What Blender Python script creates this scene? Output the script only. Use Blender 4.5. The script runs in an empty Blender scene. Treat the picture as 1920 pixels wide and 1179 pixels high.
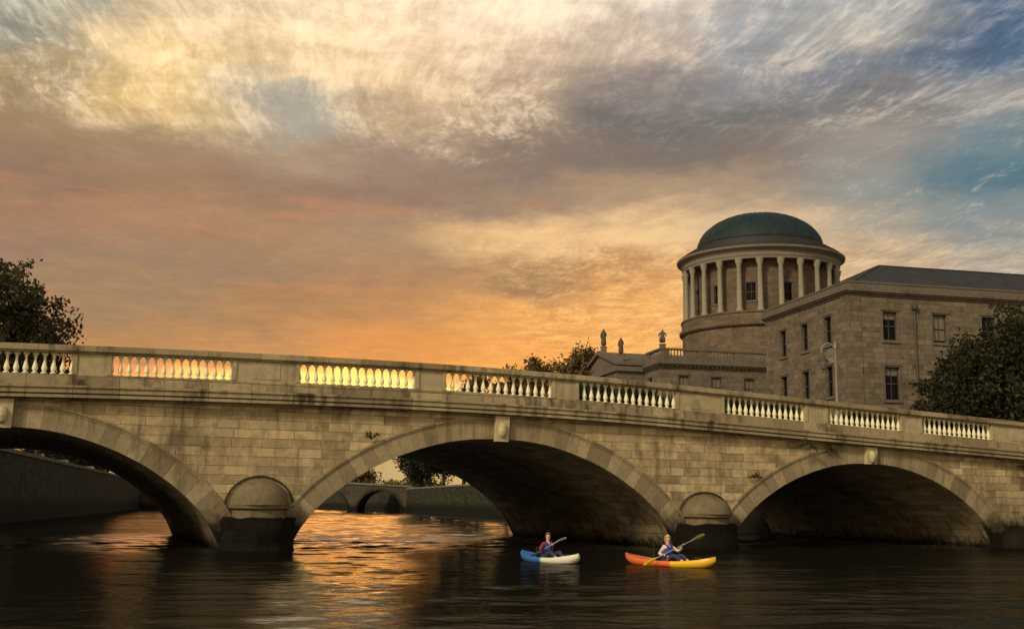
import bpy, bmesh, math, random
from mathutils import Vector, Matrix, noise
R = math.radians
sc = bpy.context.scene
COL = sc.collection
random.seed(7)

# ------------------------------------------------------------------ camera
H = 1.75
PITCH = 9.607586; ROLL = 0.687516
cam_d = bpy.data.cameras.new('camera'); cam = bpy.data.objects.new('camera', cam_d); COL.objects.link(cam)
cam_d.sensor_width = 36; cam_d.sensor_fit = 'HORIZONTAL'; cam_d.lens = 36*2100/1920
cam_d.clip_start = 0.1; cam_d.clip_end = 6000
p_, r_ = R(PITCH), R(ROLL)
fw = Vector((0, math.cos(p_), math.sin(p_)))
rt0 = Vector((1, 0, 0)); up0 = rt0.cross(fw)
# picture content is turned clockwise, so the camera is turned anticlockwise
rt = rt0*math.cos(r_) + up0*math.sin(r_)
up = -rt0*math.sin(r_) + up0*math.cos(r_)
cam.matrix_world = Matrix(((rt.x, up.x, -fw.x, 0), (rt.y, up.y, -fw.y, 0), (rt.z, up.z, -fw.z, H), (0, 0, 0, 1)))
sc.camera = cam

def lin(c, k=1.0):
    o = []
    for v in c[:3]:
        v = v/255.0
        o.append(k*(v/12.92 if v <= 0.04045 else ((v+0.055)/1.055)**2.4))
    return (o[0], o[1], o[2], 1.0)

# ------------------------------------------------------------------ world: dusk sky with cloud layers
REAR = 1.2
world = bpy.data.worlds.new("World"); sc.world = world; world.use_nodes = True
def build_world():
    nt = world.node_tree; N = nt.nodes; L = nt.links; N.clear()
    def nd(t, **kw):
        n = N.new(t)
        for k, v in kw.items(): setattr(n, k, v)
        return n
    def M(op, a, b=None, c=None, clamp=False):
        n = nd('ShaderNodeMath', operation=op); n.use_clamp = clamp
        for i, q in enumerate((a, b, c)):
            if q is None: continue
            if isinstance(q, (int, float)): n.inputs[i].default_value = q
            else: L.new(q, n.inputs[i])
        return n.outputs[0]
    def mix(f, a, b, blend='MIX'):
        n = nd('ShaderNodeMix', data_type='RGBA', blend_type=blend)
        if isinstance(f, (int, float)): n.inputs[0].default_value = f
        else: L.new(f, n.inputs[0])
        for i, q in ((6, a), (7, b)):
            if isinstance(q, tuple): n.inputs[i].default_value = q
            else: L.new(q, n.inputs[i])
        return n.outputs[2]
    def ss(x, a, b):
        n = nd('ShaderNodeMapRange', interpolation_type='SMOOTHSTEP')
        L.new(x, n.inputs[0]); n.inputs[1].default_value = a; n.inputs[2].default_value = b
        return n.outputs[0]
    def comb(x, y, z=0.0):
        n = nd('ShaderNodeCombineXYZ')
        for i, q in enumerate((x, y, z)):
            if isinstance(q, (int, float)): n.inputs[i].default_value = q
            else: L.new(q, n.inputs[i])
        return n.outputs[0]
    def noise_(v, scale, detail=4, rough=0.55, dist=0.0):
        n = nd('ShaderNodeTexNoise'); L.new(v, n.inputs['Vector'])
        n.inputs['Scale'].default_value = scale; n.inputs['Detail'].default_value = detail
        n.inputs['Roughness'].default_value = rough; n.inputs['Distortion'].default_value = dist
        return n.outputs['Fac']
    tc = nd('ShaderNodeTexCoord'); sp = nd('ShaderNodeSeparateXYZ'); L.new(tc.outputs['Generated'], sp.inputs[0])
    X, Y, Z = sp.outputs
    hyp = M('SQRT', M('ADD', M('MULTIPLY', X, X), M('MULTIPLY', Y, Y)))
    az = M('MULTIPLY', M('ARCTAN2', X, Y), 180/math.pi)
    el = M('MULTIPLY', M('ARCTAN2', Z, hyp), 180/math.pi)
    v2 = comb(M('MULTIPLY', az, 0.06), M('MULTIPLY', el, 0.11))
    w1 = M('SUBTRACT', noise_(v2, 2.6, 6, 0.6), 0.5)
    w2 = M('SUBTRACT', noise_(comb(M('MULTIPLY', az, 0.06), M('MULTIPLY', el, 0.16), 7.3), 2.4, 6, 0.6), 0.5)
    azw = M('ADD', az, M('MULTIPLY', w1, 9.0))
    elw = M('ADD', el, M('MULTIPLY', w2, 5.0))
    fac = M('DIVIDE', M('ADD', azw, 24.6), 49.2, clamp=True)
    HOT = [(0.8,0.30,0.10),(1.6,0.42,0.10),(2.9,1.02,0.20),(3.3,1.30,0.26),(2.3,0.92,0.2),(1.2,0.50,0.12),(.76,.41,.16),(.58,.38,.19),(.51,.38,.26)]
    rows = [
     (25.3, [(158,158,145),(204,184,154),(228,202,164),(248,220,182),(248,222,190),(218,202,182),(180,176,172),(165,168,168),(70,98,128)]),
     (23.2, [(150,152,138),(216,190,150),(236,206,162),(242,208,168),(230,200,166),(190,170,152),(158,158,158),(172,165,155),(82,104,128)]),
     (21.2, [(148,145,130),(242,206,150),(230,198,152),(226,194,152),(186,160,134),(132,122,116),(134,132,132),(125,128,134),(84,106,128)]),
     (19.6, [(175,152,115),(228,192,132),(178,168,148),(198,170,135),(156,136,116),(112,105,100),(114,110,106),(128,124,122),(150,146,140)]),
     (17.5, [(158,130,98),(160,133,103),(170,145,118),(156,132,113),(138,118,104),(126,112,102),(124,112,104),(152,142,132),(112,130,136)]),
     (15.6, [(146,118,94),(158,124,96),(152,122,100),(148,122,104),(158,132,108),(170,142,114),(165,142,118),(146,146,138),(88,118,130)]),
     (13.7, [(162,124,96),(172,130,98),(170,132,98),(172,138,106),(234,190,134),(238,196,142),(212,180,140),(164,154,138),(130,140,140)]),
     (11.5, [(154,124,100),(158,127,100),(160,128,98),(176,134,98),(172,132,92),(196,148,98),(222,172,118),(206,174,134),(178,166,148)]),
     (9.9,  [(158,127,96),(162,130,97),(172,130,90),(188,138,90),(230,164,94),(238,172,100),(226,174,114),(206,172,130),(190,170,150)]),
     (7.7,  [(176,134,92),(184,136,86),(200,144,90),(222,150,84),(240,164,86),(246,174,92),(230,174,106),(200,165,120),(190,165,140)]),
     (6.9,  [(182,136,92),(200,140,86),(212,146,82),(236,156,80),(246,168,82),(248,176,90),(228,174,108),(200,165,120),(190,165,140)]),
     (5.5,  HOT),
     (4.0,  [(196,150,96),(205,155,92),(214,160,92),(216,165,98),(225,170,100),(232,175,105),(215,170,115),(195,165,125),(185,165,140)]),
     (0.0,  [(190,155,105),(200,160,105),(196,164,110),(188,164,112),(205,170,115),(215,172,115),(205,170,125),(190,165,130),(180,165,140)]),
    ]
    prev = None; cur = None
    for e, cols in rows:
        cr = nd('ShaderNodeValToRGB'); L.new(fac, cr.inputs[0]); cr.color_ramp.interpolation = 'EASE'
        els = cr.color_ramp.elements
        while len(els) < len(cols): els.new(0.5)
        for i, c in enumerate(cols):
            els[i].position = i/(len(cols)-1); els[i].color = (tuple(c)+(1.0,)) if e == 5.5 else lin(c)
        if cur is None: cur = cr.outputs[0]
        else: cur = mix(ss(elw, prev, e), cur, cr.outputs[0])
        prev = e
    # cloud-plane coordinates for cirrus streaks
    zc = M('MAXIMUM', Z, 0.06)
    px = M('DIVIDE', X, zc); py = M('DIVIDE', Y, zc)
    a = R(-10)
    cross = M('SUBTRACT', M('MULTIPLY', px, math.cos(a)), M('MULTIPLY', py, math.sin(a)))
    along = M('ADD', M('MULTIPLY', px, math.sin(a)), M('MULTIPLY', py, math.cos(a)))
    wob = M('SUBTRACT', noise_(comb(px, py), 0.7, 2, 0.5), 0.5)
    cr2 = M('ADD', cross, M('MULTIPLY', wob, 0.5))
    wob2 = M('SUBTRACT', noise_(comb(px, py, 5.0), 0.9, 2, 0.5), 0.5)
    al2 = M('ADD', along, M('MULTIPLY', wob2, 0.8))
    s1 = noise_(comb(M('MULTIPLY', cr2, 7.0), M('MULTIPLY', al2, 2.9)), 1.0, 9, 0.66, 0.4)
    s2 = noise_(comb(M('MULTIPLY', cr2, 42.0), M('MULTIPLY', al2, 15.0), 3.0), 1.0, 6, 0.62, 0.6)
    s3 = noise_(comb(M('MULTIPLY', px, 3.8), M('MULTIPLY', py, 6.0), 9.0), 1.0, 9, 0.68, 0.3)
    st = M('ADD', M('MULTIPLY', M('SUBTRACT', s1, 0.5), 0.8), M('MULTIPLY', M('SUBTRACT', s2, 0.5), 0.5))
    st = M('ADD', st, M('MULTIPLY', M('SUBTRACT', s3, 0.5), 0.8))
    # where the streaks show: high sky, right side, and the low glow; weak in the mauve band
    hi = ss(elw, 17.0, 19.5)
    rgt = M('MULTIPLY', ss(azw, 7.0, 15.0), 0.30)
    low = M('MULTIPLY', M('MULTIPLY', ss(azw, -5.0, 4.0), M('SUBTRACT', 1.0, ss(elw, 12.0, 14.0))), 0.75)
    dark = M('MULTIPLY', M('MULTIPLY', ss(azw, 0.0, 4.0), M('SUBTRACT', 1.0, ss(azw, 12.0, 20.0))),
             M('MULTIPLY', ss(elw, 15.5, 17.5), M('SUBTRACT', 1.0, ss(elw, 21.0, 23.5))))
    amp = M('MAXIMUM', M('MAXIMUM', M('MULTIPLY', hi, 0.95), rgt), M('MAXIMUM', low, 0.28))
    amp = M('MULTIPLY', amp, M('SUBTRACT', 1.0, M('MULTIPLY', dark, 0.7)))
    mod = M('ADD', M('ADD', 1.0, M('MULTIPLY', hi, 0.07)), M('MULTIPLY', M('MULTIPLY', st, amp), 1.45))
    mod = M('MAXIMUM', mod, 0.45)
    modc = nd('ShaderNodeCombineColor')
    L.new(M('POWER', mod, 0.92), modc.inputs[0]); L.new(mod, modc.inputs[1]); L.new(M('POWER', mod, 1.0), modc.inputs[2])
    front = mix(1.0, cur, modc.outputs[0], 'MULTIPLY')
    # bright cream crests and grey troughs of the high cirrus
    tex = M('ADD', M('MULTIPLY', s1, 0.5), M('ADD', M('MULTIPLY', s2, 0.3), M('MULTIPLY', s3, 0.2)))
    zone = M('MULTIPLY', M('MAXIMUM', hi, M('MULTIPLY', low, 1.25)), M('SUBTRACT', 1.0, M('MULTIPLY', dark, 0.8)))
    zone = M('MULTIPLY', zone, M('SUBTRACT', 1.0, M('MULTIPLY', ss(azw, 14.0, 24.0), 0.6)))
    crest = mix(ss(elw, 10.5, 16.0), lin((252, 200, 124), 1.05), lin((248, 220, 186), 1.15))
    front = mix(M('MULTIPLY', M('MULTIPLY', ss(tex, 0.47, 0.66), zone), 0.60), front, crest)
    wisp = M('MULTIPLY', M('MULTIPLY', ss(tex, 0.52, 0.64), ss(azw, 12.0, 17.0)), M('SUBTRACT', 1.0, ss(elw, 17.0, 19.0)))
    front = mix(M('MULTIPLY', wisp, 0.34), front, lin((214, 190, 158)))
    # reddish flecks low on the left
    fl = noise_(comb(M('MULTIPLY', az, 0.10), M('MULTIPLY', el, 0.75), 21.0), 1.6, 6, 0.6, 0.6)
    flm = M('MULTIPLY', ss(fl, 0.55, 0.72), M('MULTIPLY', M('SUBTRACT', 1.0, ss(elw, 15.0, 17.0)), M('SUBTRACT', 1.0, ss(azw, 0.0, 5.0))))
    front = mix(M('MULTIPLY', flm, 0.26), front, lin((214, 128, 92)))
    # ragged blue-grey gap in the veil at upper left
    d = M('SQRT', M('ADD', M('POWER', M('DIVIDE', M('ADD', azw, 11.3), 2.3), 2.0), M('POWER', M('DIVIDE', M('SUBTRACT', elw, 18.9), 1.15), 2.0)))
    front = mix(M('MULTIPLY', M('SUBTRACT', 1.0, ss(d, 0.3, 1.5)), 0.6), front, lin((168, 162, 146)))
    # the zenith and the sky behind the viewer, out of the picture: pale dusk
    nish = nd('ShaderNodeTexSky'); nish.sky_type = 'NISHITA'; nish.sun_disc = False
    nish.sun_elevation = R(6); nish.sun_rotation = R(SUN_AZ)
    ns = nd('ShaderNodeVectorMath', operation='SCALE'); L.new(nish.outputs[0], ns.inputs[0]); ns.inputs[3].default_value = 0.10
    zen = mix(0.5, lin((150, 150, 150)), ns.outputs[0])
    front = mix(ss(el, 27.0, 45.0), front, zen)
    rc = mix(ss(el, 5.0, 60.0), lin((222, 200, 158), 1.25), lin((165, 165, 158), 1.0))
    rc = mix(0.25, rc, ns.outputs[0])
    rear = nd('ShaderNodeVectorMath', operation='SCALE'); L.new(rc, rear.inputs[0]); rear.inputs[3].default_value = REAR
    full = mix(ss(Y, 0.35, -0.25), front, rear.outputs[0])
    bg = nd('ShaderNodeBackground'); L.new(full, bg.inputs[0]); bg.inputs[1].default_value = 1.0
    out = nd('ShaderNodeOutputWorld'); L.new(bg.outputs[0], out.inputs[0])
SUN_AZ = -142.0; SUN_EL = 31.0
build_world()

# ------------------------------------------------------------------ sun: soft low light from the left behind the viewer
sd = bpy.data.lights.new('sun', 'SUN'); so = bpy.data.objects.new('sun', sd); COL.objects.link(so)
sd.energy = 2.3; sd.angle = R(9); sd.color = (1.0, 0.85, 0.60)
dv = Vector((math.sin(R(SUN_AZ))*math.cos(R(SUN_EL)), math.cos(R(SUN_AZ))*math.cos(R(SUN_EL)), math.sin(R(SUN_EL))))
so.rotation_euler = dv.to_track_quat('Z', 'Y').to_euler()
so.location = (-30, -30, 40)

sc.view_settings.view_transform = 'Standard'; sc.view_settings.look = 'None'
sc.view_settings.exposure = 0.1; sc.view_settings.gamma = 1.0
sc.render.engine = 'CYCLES'
sc.cycles.max_bounces = 6

# ------------------------------------------------------------------ helpers
class MB:
    def __init__(s): s.v = []; s.f = []; s.uv = {}; s.mi = {}
    def face(s, pts, uvs=None, mi=0):
        b = len(s.v); s.v += [tuple(p) for p in pts]; s.f.append(tuple(range(b, b+len(pts))))
        if uvs: s.uv[len(s.f)-1] = uvs
        if mi: s.mi[len(s.f)-1] = mi
    def box(s, x0, y0, z0, x1, y1, z1):
        b = len(s.v)
        s.v += [(x0,y0,z0),(x1,y0,z0),(x1,y1,z0),(x0,y1,z0),(x0,y0,z1),(x1,y0,z1),(x1,y1,z1),(x0,y1,z1)]
        for q in ((0,3,2,1),(4,5,6,7),(0,1,5,4),(1,2,6,5),(2,3,7,6),(3,0,4,7)): s.f.append(tuple(b+i for i in q))
    def slope(s, xs, y0, y1, f0, f1):
        """bar running along x whose bottom/top follow f0(x), f1(x)"""
        b = len(s.v); n = len(xs)
        for x in xs: s.v += [(x,y0,f0(x)),(x,y1,f0(x)),(x,y1,f1(x)),(x,y0,f1(x))]
        for i in range(n-1):
            a = b+4*i; c = a+4
            for q in ((a,a+1,c+1,c),(a+3,c+3,c+2,a+2),(a,c,c+3,a+3),(a+1,a+2,c+2,c+1)): s.f.append(q)
        s.f.append((b,b+3,b+2,b+1)); e = b+4*(n-1); s.f.append((e,e+1,e+2,e+3))
    def lathe(s, prof, cx=0, cy=0, seg=12, a0=0.0, a1=2*math.pi, z0=0.0, sx=1, sy=1):
        b = len(s.v); full = abs(a1-a0-2*math.pi) < 1e-6; m = seg if full else seg+1
        for r, z in prof:
            for i in range(m):
                a = a0+(a1-a0)*i/seg; s.v.append((cx+sx*r*math.cos(a), cy+sy*r*math.sin(a), z0+z))
        for j in range(len(prof)-1):
            for i in range(seg):
                i2 = (i+1) % m
                s.f.append((b+j*m+i, b+j*m+i2, b+(j+1)*m+i2, b+(j+1)*m+i))
        if full:
            s.f.append(tuple(b+i for i in reversed(range(m)))); t = b+(len(prof)-1)*m; s.f.append(tuple(t+i for i in range(m)))
    def tube(s, pts, rads, seg=7):
        b = len(s.v); n = len(pts); P = [Vector(p) for p in pts]
        if isinstance(rads, (int, float)): rads = [rads]*n
        ref = Vector((0.31, 0.17, 0.93))
        for i, p in enumerate(P):
            t = (P[min(i+1, n-1)]-P[max(i-1, 0)]).normalized()
            u = t.cross(ref)
            if u.length < 0.05: u = t.cross(Vector((1, 0, 0)))
            u.normalize(); w = t.cross(u)
            for k in range(seg):
                a = 2*math.pi*k/seg; q = p+(u*math.cos(a)+w*math.sin(a))*rads[i]; s.v.append(tuple(q))
        for i in range(n-1):
            for k in range(seg):
                k2 = (k+1) % seg; s.f.append((b+i*seg+k, b+i*seg+k2, b+(i+1)*seg+k2, b+(i+1)*seg+k))
        s.f.append(tuple(b+k for k in reversed(range(seg)))); e = b+(n-1)*seg; s.f.append(tuple(e+k for k in range(seg)))
    def build(s, name, mat, parent=None, smooth=False, loc=None, fixn=True):
        me = bpy.data.meshes.new(name); me.from_pydata(s.v, [], s.f)
        if s.uv:
            ul = me.uv_layers.new(name='UVMap')
            for fi, uvs in s.uv.items():
                for k, li in enumerate(me.polygons[fi].loop_indices): ul.data[li].uv = uvs[k]
        mats = mat if isinstance(mat, (list, tuple)) else [mat]
        for m in mats: me.materials.append(m)
        for fi, k in s.mi.items(): me.polygons[fi].material_index = k
        if fixn:
            bm = bmesh.new(); bm.from_mesh(me); bmesh.ops.recalc_face_normals(bm, faces=bm.faces); bm.to_mesh(me); bm.free()
        if smooth:
            me.polygons.foreach_set('use_smooth', [True]*len(me.polygons))
        me.update()
        o = bpy.data.objects.new(name, me); COL.objects.link(o)
        if parent: o.parent = parent
        if loc: o.location = loc
        return o

def empty(name, loc=(0,0,0), rz=0.0):
    o = bpy.data.objects.new(name, None); COL.objects.link(o); o.location = loc; o.rotation_euler = (0, 0, rz)
    o.empty_display_size = 0.2
    return o
def tag(o, label=None, cat=None, group=None, kind=None):
    if label: o['label'] = label
    if cat: o['category'] = cat
    if group: o['group'] = group
    if kind: o['kind'] = kind
    return o
def sharp(o, ang=35):
    me = o.data; bm = bmesh.new(); bm.from_mesh(me)
    bmesh.ops.remove_doubles(bm, verts=bm.verts, dist=1e-4)
    for e in bm.edges:
        if len(e.link_faces) == 2 and e.calc_face_angle(0) > R(ang): e.smooth = False
    for f in bm.faces: f.smooth = True
    bm.to_mesh(me); bm.free(); return o

# ------------------------------------------------------------------ materials
def new_mat(name):
    m = bpy.data.materials.new(name); m.use_nodes = True
    nt = m.node_tree; b = nt.nodes['Principled BSDF']
    return m, nt, b
def N_(nt, t, **kw):
    n = nt.nodes.new(t)
    for k, v in kw.items(): setattr(n, k, v)
    return n
def mixc(nt, f, a, b, blend='MIX'):
    n = N_(nt, 'ShaderNodeMix', data_type='RGBA', blend_type=blend)
    if isinstance(f, (int, float)): n.inputs[0].default_value = f
    else: nt.links.new(f, n.inputs[0])
    for i, q in ((6, a), (7, b)):
        if isinstance(q, (tuple, list)): n.inputs[i].default_value = tuple(q)+((1.0,) if len(q) == 3 else ())
        else: nt.links.new(q, n.inputs[i])
    return n.outputs[2]
def mth(nt, op, a, b=None, clamp=False):
    n = N_(nt, 'ShaderNodeMath', operation=op); n.use_clamp = clamp
    for i, q in enumerate((a, b)):
        if q is None: continue
        if isinstance(q, (int, float)): n.inputs[i].default_value = q
        else: nt.links.new(q, n.inputs[i])
    return n.outputs[0]
def smooth(nt, x, a, b):
    n = N_(nt, 'ShaderNodeMapRange', interpolation_type='SMOOTHSTEP'); nt.links.new(x, n.inputs[0])
    n.inputs[1].default_value = a; n.inputs[2].default_value = b; return n.outputs[0]
def nz(nt, vec, scale, detail=4, rough=0.55, dist=0.0):
    n = N_(nt, 'ShaderNodeTexNoise')
    if vec is not None: nt.links.new(vec, n.inputs['Vector'])
    n.inputs['Scale'].default_value = scale; n.inputs['Detail'].default_value = detail
    n.inputs['Roughness'].default_value = rough; n.inputs['Distortion'].default_value = dist
    return n.outputs['Fac']
def vscale(nt, vec, s):
    n = N_(nt, 'ShaderNodeVectorMath', operation='MULTIPLY'); nt.links.new(vec, n.inputs[0]); n.inputs[1].default_value = s
    return n.outputs[0]

def masonry(name, c1, c2, mortar=None, bw=0.95, bh=0.34, msize=0.012, stain=(0.10,0.085,0.05), stain_amt=0.55,
            tide=None, uv=False, bump=0.5, rough=0.85, course=True, lichen=0.0, seam=1.0):
    m, nt, b = new_mat(name); L = nt.links
    tc = N_(nt, 'ShaderNodeTexCoord'); obj = tc.outputs['Object']
    sp = N_(nt, 'ShaderNodeSeparateXYZ'); L.new(obj, sp.inputs[0])
    if uv: vec = tc.outputs['UV']
    else:
        ns = N_(nt, 'ShaderNodeSeparateXYZ'); L.new(tc.outputs['Normal'], ns.inputs[0])
        side = mth(nt, 'GREATER_THAN', mth(nt, 'ABSOLUTE', ns.outputs[0]), 0.72)
        c = N_(nt, 'ShaderNodeCombineXYZ')
        mx = N_(nt, 'ShaderNodeMix', data_type='FLOAT'); L.new(side, mx.inputs[0]); L.new(sp.outputs[0], mx.inputs[2]); L.new(sp.outputs[1], mx.inputs[3])
        L.new(mx.outputs[0], c.inputs[0]); L.new(sp.outputs[2], c.inputs[1]); vec = c.outputs[0]
    n1 = nz(nt, obj, 0.45, 5, 0.6); n2 = nz(nt, obj, 3.2, 6, 0.65); n3 = nz(nt, obj, 16.0, 4, 0.7)
    streak = nz(nt, vscale(nt, obj, (2.6, 2.6, 0.30)), 1.0, 6, 0.65)
    if course:
        vs = N_(nt, 'ShaderNodeSeparateXYZ'); L.new(vec, vs.inputs[0])
        if bh < 2 and not uv:
            wob = mth(nt, 'MULTIPLY', mth(nt, 'SUBTRACT', nz(nt, obj, 1.1, 2, 0.5), 0.5), 0.05)
            zz_ = mth(nt, 'ADD', vs.outputs[1], wob)
            row = mth(nt, 'FLOOR', mth(nt, 'DIVIDE', zz_, bh))
            wn = N_(nt, 'ShaderNodeTexWhiteNoise', noise_dimensions='1D'); L.new(row, wn.inputs['W'])
            xx_ = mth(nt, 'ADD', mth(nt, 'MULTIPLY', vs.outputs[0], mth(nt, 'ADD', 0.68, mth(nt, 'MULTIPLY', wn.outputs['Value'], 0.75))), mth(nt, 'MULTIPLY', wn.outputs['Value'], 7.0))
            cv = N_(nt, 'ShaderNodeCombineXYZ'); L.new(xx_, cv.inputs[0]); L.new(zz_, cv.inputs[1]); vec = cv.outputs[0]
        br = N_(nt, 'ShaderNodeTexBrick'); L.new(vec, br.inputs['Vector'])
        br.inputs['Scale'].default_value = 1.0; br.inputs['Brick Width'].default_value = bw; br.inputs['Row Height'].default_value = bh
        br.inputs['Mortar Size'].default_value = msize; br.inputs['Mortar Smooth'].default_value = 0.3; br.inputs['Bias'].default_value = 0.0
        br.offset = 0.45; br.squash = 0.8; br.squash_frequency = 3
        br.inputs['Color1'].default_value = tuple(c1)+(1,); br.inputs['Color2'].default_value = tuple(c2)+(1,)
        mo = mortar or tuple(0.45*v for v in c2)
        br.inputs['Mortar'].default_value = tuple(mo)+(1,)
        col = br.outputs['Color']
        if not uv and bh < 2:
            soft = mixc(nt, smooth(nt, nz(nt, obj, 1.9, 6, 0.7), 0.36, 0.66), c2, c1)
            col = mixc(nt, mth(nt, 'MULTIPLY', smooth(nt, nz(nt, obj, 1.3, 4, 0.6), 0.42, 0.62), 0.72), col, soft)
    else:
        col = mixc(nt, n2, c1, c2)
    col = mixc(nt, mth(nt, 'MULTIPLY', smooth(nt, n2, 0.38, 0.68), 0.5), col, tuple(v*0.62 for v in c1))
    col = mixc(nt, mth(nt, 'MULTIPLY', smooth(nt, n3, 0.5, 0.8), 0.25), col, tuple(min(1, v*1.5) for v in c1))
    st = mth(nt, 'MULTIPLY', smooth(nt, mth(nt, 'ADD', mth(nt, 'MULTIPLY', n1, 0.5), mth(nt, 'MULTIPLY', streak, 0.5)), 0.47, 0.66), stain_amt)
    col = mixc(nt, st, col, stain)
    if lichen:
        g = mth(nt, 'MULTIPLY', smooth(nt, nz(nt, obj, 1.7, 6, 0.7), 0.55, 0.7), lichen)
        col = mixc(nt, g, col, (0.10, 0.11, 0.035))
    if tide:
        lo, hi, tcol = tide
        t = smooth(nt, mth(nt, 'ADD', sp.outputs[2], mth(nt, 'MULTIPLY', mth(nt, 'SUBTRACT', n2, 0.5), 1.1)), hi, lo)
        col = mixc(nt, mth(nt, 'MULTIPLY', t, 1.0), col, tcol)
    n4 = nz(nt, obj, 42.0, 3, 0.7); n5 = nz(nt, obj, 7.0, 5, 0.75)
    col = mixc(nt, mth(nt, 'MULTIPLY', smooth(nt, n4, 0.42, 0.72), 0.30), col, tuple(v*0.5 for v in c2))
    col = mixc(nt, mth(nt, 'MULTIPLY', smooth(nt, n5, 0.56, 0.70), 0.42), col, tuple(v*0.42 for v in c2))
    L.new(col, b.inputs['Base Color']); b.inputs['Roughness'].default_value = rough
    b.inputs['Specular IOR Level'].default_value = 0.12
    bp = N_(nt, 'ShaderNodeBump'); bp.inputs['Strength'].default_value = bump; bp.inputs['Distance'].default_value = 0.05
    hgt = mth(nt, 'ADD', mth(nt, 'MULTIPLY', n2, 0.7), mth(nt, 'MULTIPLY', n3, 0.35))
    if course: hgt = mth(nt, 'SUBTRACT', hgt, mth(nt, 'MULTIPLY', br.outputs['Fac'], seam))
    L.new(hgt, bp.inputs['Height']); L.new(bp.outputs[0], b.inputs['Normal'])
    return m
def plain(name, c, rough=0.6, metal=0.0, var=0.25, scale=4.0, spec=0.4):
    m, nt, b = new_mat(name)
    tc = N_(nt, 'ShaderNodeTexCoord')
    f = nz(nt, tc.outputs['Object'], scale, 5, 0.6)
    nt.links.new(mixc(nt, f, tuple(v*(1-var) for v in c), tuple(min(1, v*(1+var)) for v in c)), b.inputs['Base Color'])
    b.inputs['Roughness'].default_value = rough; b.inputs['Metallic'].default_value = metal
    b.inputs['Specular IOR Level'].default_value = spec
    return m

ALG = (0.005, 0.0045, 0.003)
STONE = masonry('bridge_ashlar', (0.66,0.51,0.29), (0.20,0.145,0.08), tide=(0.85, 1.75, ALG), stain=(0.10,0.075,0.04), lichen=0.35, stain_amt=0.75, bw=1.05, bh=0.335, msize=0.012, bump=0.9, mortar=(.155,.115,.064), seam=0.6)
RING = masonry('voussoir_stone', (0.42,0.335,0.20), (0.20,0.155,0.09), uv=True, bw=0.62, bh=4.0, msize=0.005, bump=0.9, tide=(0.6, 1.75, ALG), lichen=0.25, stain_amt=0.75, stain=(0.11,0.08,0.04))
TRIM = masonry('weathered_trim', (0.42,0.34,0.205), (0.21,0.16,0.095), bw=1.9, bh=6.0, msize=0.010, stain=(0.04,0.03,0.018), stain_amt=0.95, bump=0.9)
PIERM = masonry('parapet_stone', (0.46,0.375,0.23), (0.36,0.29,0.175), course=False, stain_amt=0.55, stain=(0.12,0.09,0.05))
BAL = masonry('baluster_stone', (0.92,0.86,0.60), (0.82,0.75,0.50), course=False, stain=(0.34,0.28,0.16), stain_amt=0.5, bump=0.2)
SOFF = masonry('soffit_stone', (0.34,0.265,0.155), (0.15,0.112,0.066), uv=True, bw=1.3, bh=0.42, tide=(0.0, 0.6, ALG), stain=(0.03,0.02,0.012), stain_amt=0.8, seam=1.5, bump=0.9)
WET = masonry('wet_footing', (0.016,0.013,0.009), (0.009,0.007,0.005), course=False, stain=(0.004,0.004,0.003), bump=1.0, rough=0.75)
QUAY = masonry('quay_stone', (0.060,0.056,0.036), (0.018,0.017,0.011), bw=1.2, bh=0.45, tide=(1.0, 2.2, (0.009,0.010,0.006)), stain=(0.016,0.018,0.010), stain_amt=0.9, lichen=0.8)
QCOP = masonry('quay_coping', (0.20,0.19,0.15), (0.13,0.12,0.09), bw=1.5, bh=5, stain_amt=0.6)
CLIME = masonry('court_limestone', (0.225,0.180,0.128), (0.090,0.072,0.053), bw=1.1, bh=0.42, msize=0.016, stain=(0.11,0.085,0.055), stain_amt=0.6, bump=0.35)
CTRIM = masonry('court_trim', (0.175,0.145,0.115), (0.12,0.098,0.08), course=False, stain=(0.085,0.065,0.05), stain_amt=0.75)
CDRUM = masonry('drum_stone', (0.190,0.142,0.096), (0.085,0.062,0.044), bw=1.0, bh=0.42, stain=(0.10,0.07,0.05), stain_amt=0.6, bump=0.35)
CCOL = masonry('column_stone', (0.31,0.28,0.21), (0.24,0.215,0.16), course=False, stain=(0.25,0.19,0.12), stain_amt=0.4)
CENT = masonry('entablature_stone', (0.22,0.195,0.155), (0.165,0.145,0.115), course=False, stain=(0.16,0.12,0.09), stain_amt=0.5)
COPPER = masonry('green_copper', (0.022,0.036,0.038), (0.014,0.024,0.029), course=False, stain=(0.036,0.046,0.036), stain_amt=0.6, bump=0.15, rough=0.55)
LEAD = plain('dark_lead', (0.020,0.018,0.019), 0.7)
SLATE = masonry('roof_slate', (0.055,0.056,0.058), (0.032,0.033,0.036), bw=0.5, bh=0.28, stain=(0.06,0.055,0.03), stain_amt=0.4, bump=0.4)
GLASS = plain('dark_glass', (0.006,0.006,0.006), 0.25, spec=0.06)
BLIND = plain('pale_blind', (0.15,0.13,0.10), 0.7)
FRAME = plain('painted_frame', (0.06,0.05,0.04), 0.6)
IRON = plain('cast_iron', (0.05,0.045,0.035), 0.5)
LAMPP = plain('grey_paint', (0.24,0.21,0.18), 0.55)
BARK = plain('bark', (0.035,0.026,0.018), 0.9)
ASPH = plain('asphalt', (0.05,0.05,0.05), 0.9)
STAT = plain('statue_stone', (0.075,0.055,0.045), 0.85, scale=6)

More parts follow.
